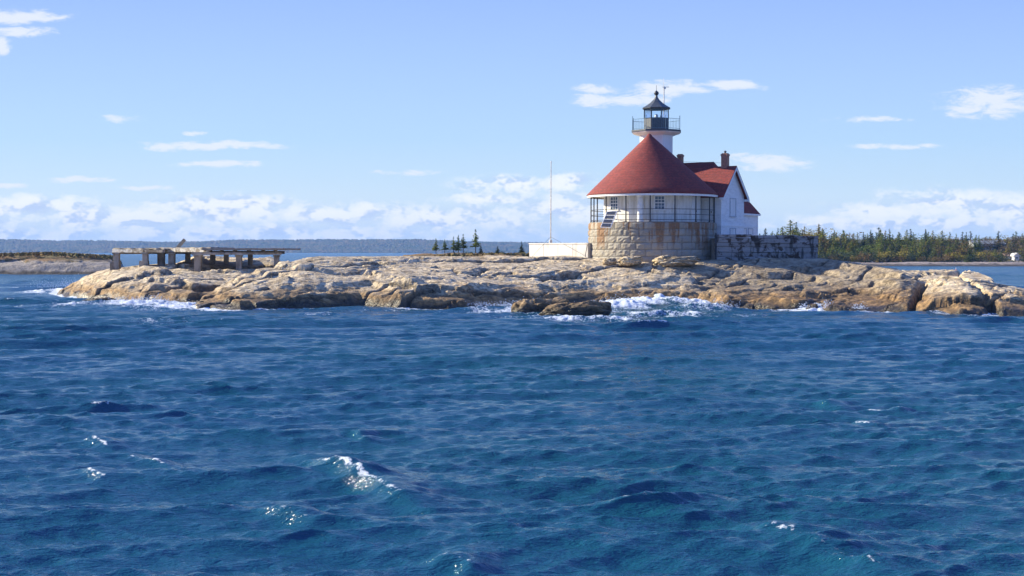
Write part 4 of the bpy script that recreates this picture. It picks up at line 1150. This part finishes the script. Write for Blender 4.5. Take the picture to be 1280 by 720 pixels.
def broad_mesh(seed, width, n, dens):
    rng = random.Random(seed); tr = MB().tube((0, 0, 0), (0.01, 0, .35), .024, .016, 6); m = MB()
    tips = []
    for i in range(9):
        a = rng.random()*6.28; L = rng.uniform(.35, 1)*width; z0 = rng.uniform(.15, .5); z1 = rng.uniform(.45, .93)
        p = Vector((math.cos(a)*L, math.sin(a)*L, z1)); tr.tube((0, 0, z0), p, .010, .003, 4); tips.append(p)
    tips.append(Vector((0, 0, .9)))
    for tp in tips:
        rr_ = rng.uniform(.10, .17)
        for k in range(n):
            v = Vector([rng.gauss(0, 1) for _ in range(3)]); v.z *= .75; v = v.normalized()*rr_*rng.uniform(.3, 1)**.5
            if rng.random() < dens: leafquad(m, tp+v, .022*rng.uniform(.6, 1.2), rng)
    for k in range(n*2):
        a = rng.random()*6.28; q = rng.random()**.5*width*.8
        leafquad(m, Vector((math.cos(a)*q, math.sin(a)*q, rng.uniform(.1, .6))), .022*rng.uniform(.6, 1.2), rng)
    return tr, m
def bush_mesh(seed, n=260):
    rng = random.Random(seed); tr = MB(); m = MB()
    for i in range(6):
        a = rng.random()*6.28; p = Vector((math.cos(a)*.3, math.sin(a)*.3, rng.uniform(.4, .8))); tr.tube((0, 0, 0), p, .02, .006, 4)
        rr_ = rng.uniform(.2, .33)
        for k in range(n//6):
            v = Vector([rng.gauss(0, 1) for _ in range(3)]).normalized()*rr_*rng.uniform(.3, 1)**.5; q = p+v; q.z = max(.02, q.z)
            leafquad(m, q, .05*rng.uniform(.6, 1.2), rng)
    return tr, m
ORIGIN = Vector((0, 0, 0))
PROTO = {}
def proto(key, name, gen, leaf):
    root = bpy.data.objects.new(name, None)
    tr, m = gen
    def mk(mb, nm, mat):
        me = bpy.data.meshes.new(nm); me.from_pydata(mb.v, [], mb.f); me.materials.append(mat); return me
    PROTO[key] = (name, mk(tr, 'trunk', M_bark), mk(m, 'crown', leaf))
proto('s1', 'spruce_tree', spruce_mesh(1, .20, .06, .05), L_spruce)
proto('s2', 'spruce_tree', spruce_mesh(2, .16, .10, .15), L_dark)
proto('s3', 'spruce_tree', spruce_mesh(3, .24, .04, .0), L_spruce)
proto('s4', 'spruce_tree', spruce_mesh(4, .13, .12, .2), L_dark)
proto('s5', 'spruce_tree', spruce_mesh(5, .20, .05, .1), L_yel)
proto('t1', 'spruce_tree', spruce_mesh(6, .17, .30, .5, 1.35), L_spruce)
proto('t2', 'spruce_tree', spruce_mesh(7, .14, .36, .5, 1.35), L_spruce)
proto('t3', 'spruce_tree', spruce_mesh(8, .17, .26, .45, 1.35), L_spruce)
proto('f1', 'spruce_tree', spruce_mesh(9, .27, .02, .0, 1.2), L_dark)
proto('b1', 'broadleaf_tree', broad_mesh(11, .30, 46, .9), L_yel)
proto('b2', 'broadleaf_tree', broad_mesh(12, .28, 42, .8), L_org)
proto('b3', 'broadleaf_tree', broad_mesh(13, .34, 34, .7), L_brn)
proto('b4', 'broadleaf_tree', broad_mesh(14, .30, 46, .9), L_spruce)
proto('u1', 'shrub', bush_mesh(15), L_dark); proto('u2', 'shrub', bush_mesh(16), L_yel); proto('u3', 'shrub', bush_mesh(17), L_org)
trng = random.Random(77)
def tree(key, x, y, z, h, label, cat, group, wx=1.0):
    name, tm, cm = PROTO[key]
    r = bpy.data.objects.new(name, None); COL.objects.link(r); r.location = (x, y, z); r.scale = (h*wx, h*wx, h); r.rotation_euler = (0, 0, trng.random()*6.28)
    tag(r, label, cat, group)
    for nm, me in (('trunk', tm), ('crown', cm)):
        o = bpy.data.objects.new(nm, me); COL.objects.link(o); o.parent = r
    return r
# trees on the islet behind the main island
G = 'lone trees on the islet left of the white wall'
for (px_, top, bot, key, lb, wx) in [
    (545, 298, 319, 't1', 'thin ragged spruce at the left end of the islet tree row', 1.2), (556, 299, 319, 't2', 'second thin ragged spruce from the left on the islet', 1.3),
    (567, 295.5, 319, 't1', 'bushy spruce in the tight cluster on the islet, its left one', 1.0), (573, 293.5, 319, 't3', 'spruce in the middle of the tight islet cluster', 1.0),
    (579, 292.5, 319, 't2', 'slender bare-stemmed spruce, right one of the tight islet cluster', 1.2), (594.5, 286.5, 319.5, 't2', 'tallest slender spruce on the islet, standing well above the hills', 1.15),
    (601, 305, 319, 'f1', 'small dark cone-shaped spruce right beside the tallest one', .8), (652, 301.5, 319.5, 'f1', 'small dark spruce just left of the white wall', .9), (622, 307, 319.5, 'f1', 'squat broad dark spruce alone between the tall spruce and the white wall', 1.3)]:
    p = at(px_, bot, 262); h = at(px_, top, 262).z-p.z
    tree(key, p.x, 262, p.z, h, lb, 'tree', G, wx*1.35)
for (px_, w_, h_, key, lb) in [(586, 1.8, .9, 'u1', 'low dark green shrub under the tallest islet spruce'), (616, 2.0, .6, 'u2', 'low yellowish shrub left of the squat spruce'), (627, 1.5, .9, 'u1', 'dark shrub at the right foot of the squat islet spruce'), (658, 1.3, .6, 'u2', 'small yellowish shrub against the end of the white wall')]:
    p = at(px_, 319, 259); tree(key, p.x, 259, p.z-.1, h_, lb, 'shrub', 'shrubs on the islet', w_/h_)
# the wood on the far shore
topl = ti([(880, 300), (945, 292), (960, 280), (975, 278), (988, 276), (1000, 280), (1012, 282), (1035, 281), (1045, 288), (1062, 288), (1085, 284), (1100, 283), (1125, 287), (1160, 286), (1180, 289), (1205, 289), (1222, 290), (1232, 288), (1280, 288), (1500, 285)])
LBL = {'s': ('green spruce in the wood on the far shore', 'spruces of the far wood'), 'd': ('dark slender spruce in the wood on the far shore', 'dark spruces of the far wood'),
       'y': ('yellow-leaved tree in the wood on the far shore', 'yellow trees of the far wood'), 'o': ('orange-brown autumn tree in the wood on the far shore', 'orange trees of the far wood'),
       'n': ('bare brown twiggy tree in the wood on the far shore', 'bare trees of the far wood'), 'g': ('round green leafy tree in the wood on the far shore', 'leafy trees of the far wood')}
KM = {'s1': 's', 's3': 's', 's2': 'd', 's4': 'd', 's5': 'y', 'b1': 'y', 'b2': 'o', 'b3': 'n', 'b4': 'g', 'f1': 'd'}
rows = [(446, 8.0, 0.32, 0.62), (455, 7.6, .42, .78), (466, 7.6, .50, .92), (478, 7.8, .58, 1.0), (492, 7.8, .66, 1.06), (510, 8.0, .70, 1.05)]
for ri, (Yr, dp, lo, hi) in enumerate(rows):
    px_ = 950 if ri > 1 else 1010
    while px_ < 1345:
        u = px_+trng.uniform(-2.5, 2.5); Yt = Yr+trng.uniform(-4, 4)
        x = (u-640)/F*Yt; z = fsg(x, Yt)-.2
        zt_ = CH+(YH-topl(u))*Yt/F
        h = (zt_-z)*trng.uniform(lo, hi)
        # a gap in front of the long house and the small cottage
        if 1214 < u < 1256 and ri >= 0: h = min(h, at(0, 311, Yt).z-z) if Yt < 490 else h
        if 1262 < u < 1278 and Yt < 470: px_ += dp; continue
        r_ = trng.random(); brown = u > 1225
        if r_ < .30: key = 's1'
        elif r_ < .45: key = 's2'
        elif r_ < .60: key = 's3'
        elif r_ < .72: key = 's4'
        elif r_ < .80: key = 's5'
        elif r_ < .86: key = 'b1'
        elif r_ < .92: key = 'b2'
        else: key = 'b4'
        if brown and trng.random() < .5: key = trng.choice(['b2', 'b3', 'b3', 'b1'])
        if 1004 < u < 1038 and ri > 2: key = trng.choice(['b1', 'b1', 's5'])
        lb, gp = LBL[KM[key]]
        if key.startswith('b'): h *= .9
        zone, zg = (('rising just above the timber wall', 'above the timber wall') if u < 1030 else ('by the gabled cottage in the far wood', 'near the gabled cottage') if u < 1090
                    else ('in the middle of the far wood', 'mid wood') if u < 1205 else ('around the long pale house', 'around the long house') if u < 1262 else ('at the right end of the wood', 'right end of the wood'))
        sz = 'low front-row ' if Yr < 460 and h < 7.5 else 'tall back-row ' if Yr > 485 else 'middle-row '
        kd = lb.split(' in the wood')[0]; lb = sz+kd.replace('orange-brown autumn', 'orange-brown').replace('bare brown twiggy', 'bare twiggy')+' '+zone; gp = kd.replace('tree', 'trees').replace('spruce', 'spruces')+', '+sz.strip()+', '+zg
        tree(key, x, Yt, z, max(h, 2.5), lb, 'tree', gp, trng.uniform(1.7, 2.8))
        px_ += dp*trng.uniform(.8, 1.25)
px_ = 1022
while px_ < 1300:
    Yt = 437+trng.uniform(-3, 3); x = (px_-640)/F*Yt
    key = trng.choice(['u1', 'u1', 'u1', 'u2', 'u3']); h = trng.uniform(2.2, 4.2)
    if px_ > 1258: h = 1.3
    sz_ = 'below the timber wall end' if px_ < 1090 else 'in the middle' if px_ < 1190 else 'at the right end'
    lb = {'u1': 'dark green shrub along the edge of the far wood', 'u2': 'yellowish shrub along the edge of the far wood', 'u3': 'reddish brown shrub along the edge of the far wood'}[key]
    tree(key, x, Yt, fsg(x, Yt)-.1, h, lb+', '+sz_, 'shrub', {'u1': 'dark shrubs at the wood edge, ', 'u2': 'yellowish shrubs at the wood edge, ', 'u3': 'reddish shrubs at the wood edge, '}[key]+sz_, trng.uniform(1.0, 1.5))
    px_ += trng.uniform(5, 9)

# ------------------------------------------------------------------ houses in the wood
M_paleb = simple('pale_siding', (0.62, 0.66, 0.70), (0.5, 0.53, 0.56), 1, .7)
M_greyroof = simple('grey_roof', (0.22, 0.25, 0.28), (0.17, 0.19, 0.21), 1, .8)
M_brownroof = simple('brown_roof', (0.30, 0.20, 0.13), (0.24, 0.16, 0.10), 1, .8)
def house(name, px0, px1, ybase, yeave, yridge, Y, dep, wallm, roofm, label, wins, gable=False):
    a = at(px0, ybase, Y); b = at(px1, ybase, Y); ze_ = at(px0, yeave, Y).z; zr_ = at(px0, yridge, Y).z
    z0 = a.z-2
    r = empty(name, ((a.x+b.x)/2, Y, z0), label, 'house')
    w = b.x-a.x; cx = (a.x+b.x)/2
    m = MB().box((cx, Y+dep/2, (z0+ze_)/2), (w, dep, ze_-z0))
    if gable: m.add([(a.x, Y, ze_), (b.x, Y, ze_), (cx, Y, zr_), (a.x, Y+dep, ze_), (b.x, Y+dep, ze_), (cx, Y+dep, zr_)], [(0, 1, 2), (4, 3, 5)])
    else: m.add([(a.x, Y, ze_), (a.x, Y+dep, ze_), (a.x, Y+dep/2, zr_), (b.x, Y, ze_), (b.x, Y+dep, ze_), (b.x, Y+dep/2, zr_)], [(1, 0, 2), (3, 4, 5)])
    m.build('wall', wallm, r)
    q = MB(); o = .4
    if gable:
        for s_ in (-1, 1):
            ex = cx+s_*(w/2+o); q.slab([Vector((cx, Y-o, zr_+.1)), Vector((cx, Y+dep+o, zr_+.1)), Vector((ex, Y+dep+o, ze_-.1)), Vector((ex, Y-o, ze_-.1))], .15, UP)
    else:
        for yy_ in (Y-o, Y+dep+o):
            q.slab([Vector((a.x-o, Y+dep/2, zr_+.1)), Vector((b.x+o, Y+dep/2, zr_+.1)), Vector((b.x+o, yy_, ze_-.05)), Vector((a.x-o, yy_, ze_-.05))], .15, UP)
    q.build('roof', roofm, r, recalc=True)
    for i in range(wins):
        xw = a.x+w*(i+.5)/wins; hh_ = min(1.3, (ze_-a.z)*.5)
        f = MB().box((xw, Y-.04, ze_-.5-hh_/2), (1.05, .1, hh_+.2)).build('window', M_trim, r)
        MB().box((xw, Y-.10, ze_-.5-hh_/2), (.85, .06, hh_)).build('pane', M_pane, f)
house('long_house', 1217, 1256, 314, 304.5, 300.5, 500, 8, M_paleb, M_greyroof, 'long pale blue-grey house half hidden among the trees of the far wood', 8)
house('gabled_cottage', 1045, 1057, 312, 304, 298.5, 500, 8, M_trim, M_brownroof, 'white gabled cottage peeping over the treetops of the far wood', 2, True)
house('shore_cottage', 1258, 1268, 323, 319.5, 317, 455, 5, M_conc, M_brownroof, 'small brown-roofed cottage by the far shore', 2)
house('white_shed', 1268, 1274, 323, 319.5, 316.5, 452, 4, M_trim, M_trim, 'tiny white shed beside the brown-roofed shore cottage', 1, True)
# mooring buoy in the channel
bp = at(1195, 339, 300); bp = Vector(((1195-640)/F*y2d(339.5), y2d(339.5), 0))
br_ = empty('buoy', tuple(bp), 'small faded red mooring buoy floating in the channel on the right', 'buoy')
MB().lathe(bp, [(.05, -.3), (.35, -.15), (.42, .1), (.32, .35), (.1, .45)], 14).build('float', simple('buoy_paint', (0.55, 0.16, 0.13), (.45, .12, .10), 4, .5), br_, smooth=True)
MB().tube(bp+UP*.4, bp+UP*.9, .05, .04, 8).build('handle', M_trim, br_)

# ------------------------------------------------------------------ distant hills
M_hill = simple('wooded_hills', (0.045, 0.060, 0.028), (0.085, 0.070, 0.035), .012, .95)
def hills():
    xs = np.linspace(-3400, 3400, 700); ys = np.linspace(4250, 5600, 60)
    X, Y = np.meshgrid(xs, ys); u = 640+F*X/Y
    prof = np.interp(u, [-900, -200, 0, 120, 200, 300, 420, 520, 600, 700, 800, 1000, 1300, 2200], [20, 20, 17.5, 15.5, 14.0, 16.5, 18, 17, 14.5, 12, 12, 10, 9, 12])
    rH = (prof-1)*4700/F*1.0
    s = (Y-4280)/500+.25*fbm(X/600, Y/600, 4, 3)
    z = rH*(sstep(-.05, 1.1, s))*(.85+.15*fbm(X/250, Y/200, 6, 4))+CH*sstep(0, .2, s)
    z = np.where(s < 0, -1, z)
    o = grid_mesh('hills', X, Y, z, M_hill, smooth=False); tag(o, 'long low wooded hills across the bay', 'hills', kind='structure')
    # canopy: many small crowns, nobody could count them
    rng = np.random.RandomState(5)
    N = 26000
    px_ = rng.uniform(-3300, 3300, N); py_ = 4290+rng.rand(N)**1.0*560
    fx = (px_-xs[0])/(xs[1]-xs[0]); fy = (py_-ys[0])/(ys[1]-ys[0]); i = np.clip(fx.astype(int), 0, 698); j = np.clip(fy.astype(int), 0, 58)
    gz = z[j, i]*(1-(fx-i))*(1-(fy-j))+z[j, i+1]*(fx-i)*(1-(fy-j))+z[j+1, i]*(1-(fx-i))*(fy-j)+z[j+1, i+1]*(fx-i)*(fy-j)
    keep = gz > .6; px_, py_, gz = px_[keep], py_[keep], gz[keep]; n = len(px_)
    h = rng.uniform(3, 6.5, n); rd = rng.uniform(5.0, 11, n)
    k = 5; a = np.arange(k)*2*np.pi/k
    V = np.zeros((n, k+1, 3)); V[:, 0] = np.stack([px_, py_, gz+h], -1)
    V[:, 1:, 0] = px_[:, None]+rd[:, None]*np.cos(a+px_[:, None]); V[:, 1:, 1] = py_[:, None]+rd[:, None]*np.sin(a+px_[:, None]); V[:, 1:, 2] = (gz-1)[:, None]+rng.uniform(0, 2, (n, k))
    b = (np.arange(n)*(k+1))[:, None]
    Fc = np.stack([np.stack([b[:, 0]*1, b[:, 0]+1+q, b[:, 0]+1+(q+1) % k], -1) for q in range(k)], 1).reshape(-1, 3)
    me = bpy.data.meshes.new('hill_forest'); me.vertices.add(n*(k+1)); me.vertices.foreach_set('co', V.astype(np.float32).ravel())
    me.loops.add(Fc.size); me.loops.foreach_set('vertex_index', Fc.astype(np.int32).ravel())
    me.polygons.add(len(Fc)); me.polygons.foreach_set('loop_start', (np.arange(len(Fc))*3).astype(np.int32)); me.update(calc_edges=True)
    m, t, p, out = newmat('hill_canopy')
    P = pos(t); nz = t.noise(P, .02, 4, .6); nf = t.noise(P, .11, 3, .6)
    c = t.mix(t.smooth(nz, .4, .62), (0.035, 0.055, 0.025), (0.13, 0.095, 0.045)); c = t.mix(t.smooth(nf, .45, .65), c, (0.05, 0.06, 0.025))
    t.l.new(c, p.inputs['Base Color']); p.inputs['Roughness'].default_value = .9
    me.materials.append(m); o = bpy.data.objects.new('hill_forest', me); COL.objects.link(o)
    tag(o, 'distant mixed forest covering the low hills across the bay', 'forest', kind='stuff')
hills()

# ------------------------------------------------------------------ scrub tufts on the islets (ground cover)
def scrub():
    rng = random.Random(4); m = MB()
    for (u0, u1, Y0, Y1, zc0, n) in [(-160, 150, 272, 300, 0, 2600), (500, 690, 250, 266, 0, 900)]:
        for _ in range(n):
            Yq = rng.uniform(Y0, Y1); u = rng.uniform(u0, u1); x = (u-640)/F*Yq
            lim = np.interp(u, [-160, 0, 60, 140, 150, 500, 560, 660, 690], [318, 318.5, 316.5, 321, 328, 326, 318.5, 318, 319])
            zt_ = CH-(lim-YH)*285/F if u < 200 else CH-(lim-YH)*258/F
            s = rng.uniform(.12, .38)
            for _k in range(3): leafquad(m, Vector((x+rng.uniform(-.4, .4), Yq, zt_-.15+rng.uniform(-.15, .35))), s, rng)
    o = m.build('scrub', simple('scrub_leaves', (0.26, 0.17, 0.05), (0.13, 0.12, 0.035), .3, .9), None)
    tag(o, 'brown and olive scrub covering the low islets', 'scrub', kind='stuff')
scrub()

# ------------------------------------------------------------------ spray thrown up by the surf
def spray():
    rng = np.random.RandomState(11); V = []; Fs = []
    src = [(812, 382, 5.0, 1.5, 1.35, 2200), (850, 382, 2.6, 1.2, 1.1, 900), (775, 386, 2.2, 1.0, .9, 500), (72, 362, 2.6, 3, 1.2, 800), (100, 366, 2.5, 2, 1.3, 600), (190, 380, 5, 1.2, .6, 700),
           (660, 386, 3.5, .8, .7, 500), (1026, 389, .8, .5, .9, 260), (1078, 390, .7, .4, .6, 120), (905, 389, 2.5, .8, .7, 300), (610, 386, 3, .6, .35, 200)]
    tet = np.array([[1, 1, 1], [-1, -1, 1], [-1, 1, -1], [1, -1, -1]], float)*.6
    k = 0
    for (px_, py_, ax_, ay, hz, n) in src:
        Yd = y2d(py_); cx = (px_-640)/F*Yd
        cl = rng.randn(max(6, n//50), 2)
        for i in range(n):
            c = cl[rng.randint(len(cl))]*[.55, .55]+rng.randn(2)*.16
            z = .25+abs(rng.randn())*hz*.36*(1-.3*abs(c[0])); s = rng.uniform(.012, .045)
            V.append(tet*s+np.array([cx+c[0]*ax_, Yd+c[1]*ay, z])); Fs += [(k, k+1, k+2), (k, k+3, k+1), (k, k+2, k+3), (k+1, k+3, k+2)]; k += 4
    me = bpy.data.meshes.new('sea_spray'); me.from_pydata(np.concatenate(V).tolist(), [], Fs)
    me.materials.append(simple('spray_water', (0.85, 0.88, 0.9), (0.8, 0.84, 0.88), 3, .5)); o = bpy.data.objects.new('sea_spray', me); COL.objects.link(o)
    tag(o, 'white spray thrown up where the swell breaks on the rocks', 'spray', kind='stuff')
spray()

# ------------------------------------------------------------------ air
def haze():
    m = bpy.data.materials.new('haze_air'); m.use_nodes = True; t = NT(m.node_tree); t.n.clear()
    out = t.node('ShaderNodeOutputMaterial'); v = t.node('ShaderNodeVolumePrincipled')
    v.inputs['Color'].default_value = (0.24, 0.50, 1.0, 1); v.inputs['Density'].default_value = 0.95e-4; v.inputs['Anisotropy'].default_value = 0.0
    t.l.new(v.outputs[0], out.inputs['Volume'])
    b = MB().box((0, 2500, 45), (15500, 9800, 98)).build('haze', m); tag(b, 'faint blue sea haze over the bay', 'haze', kind='stuff')
haze()
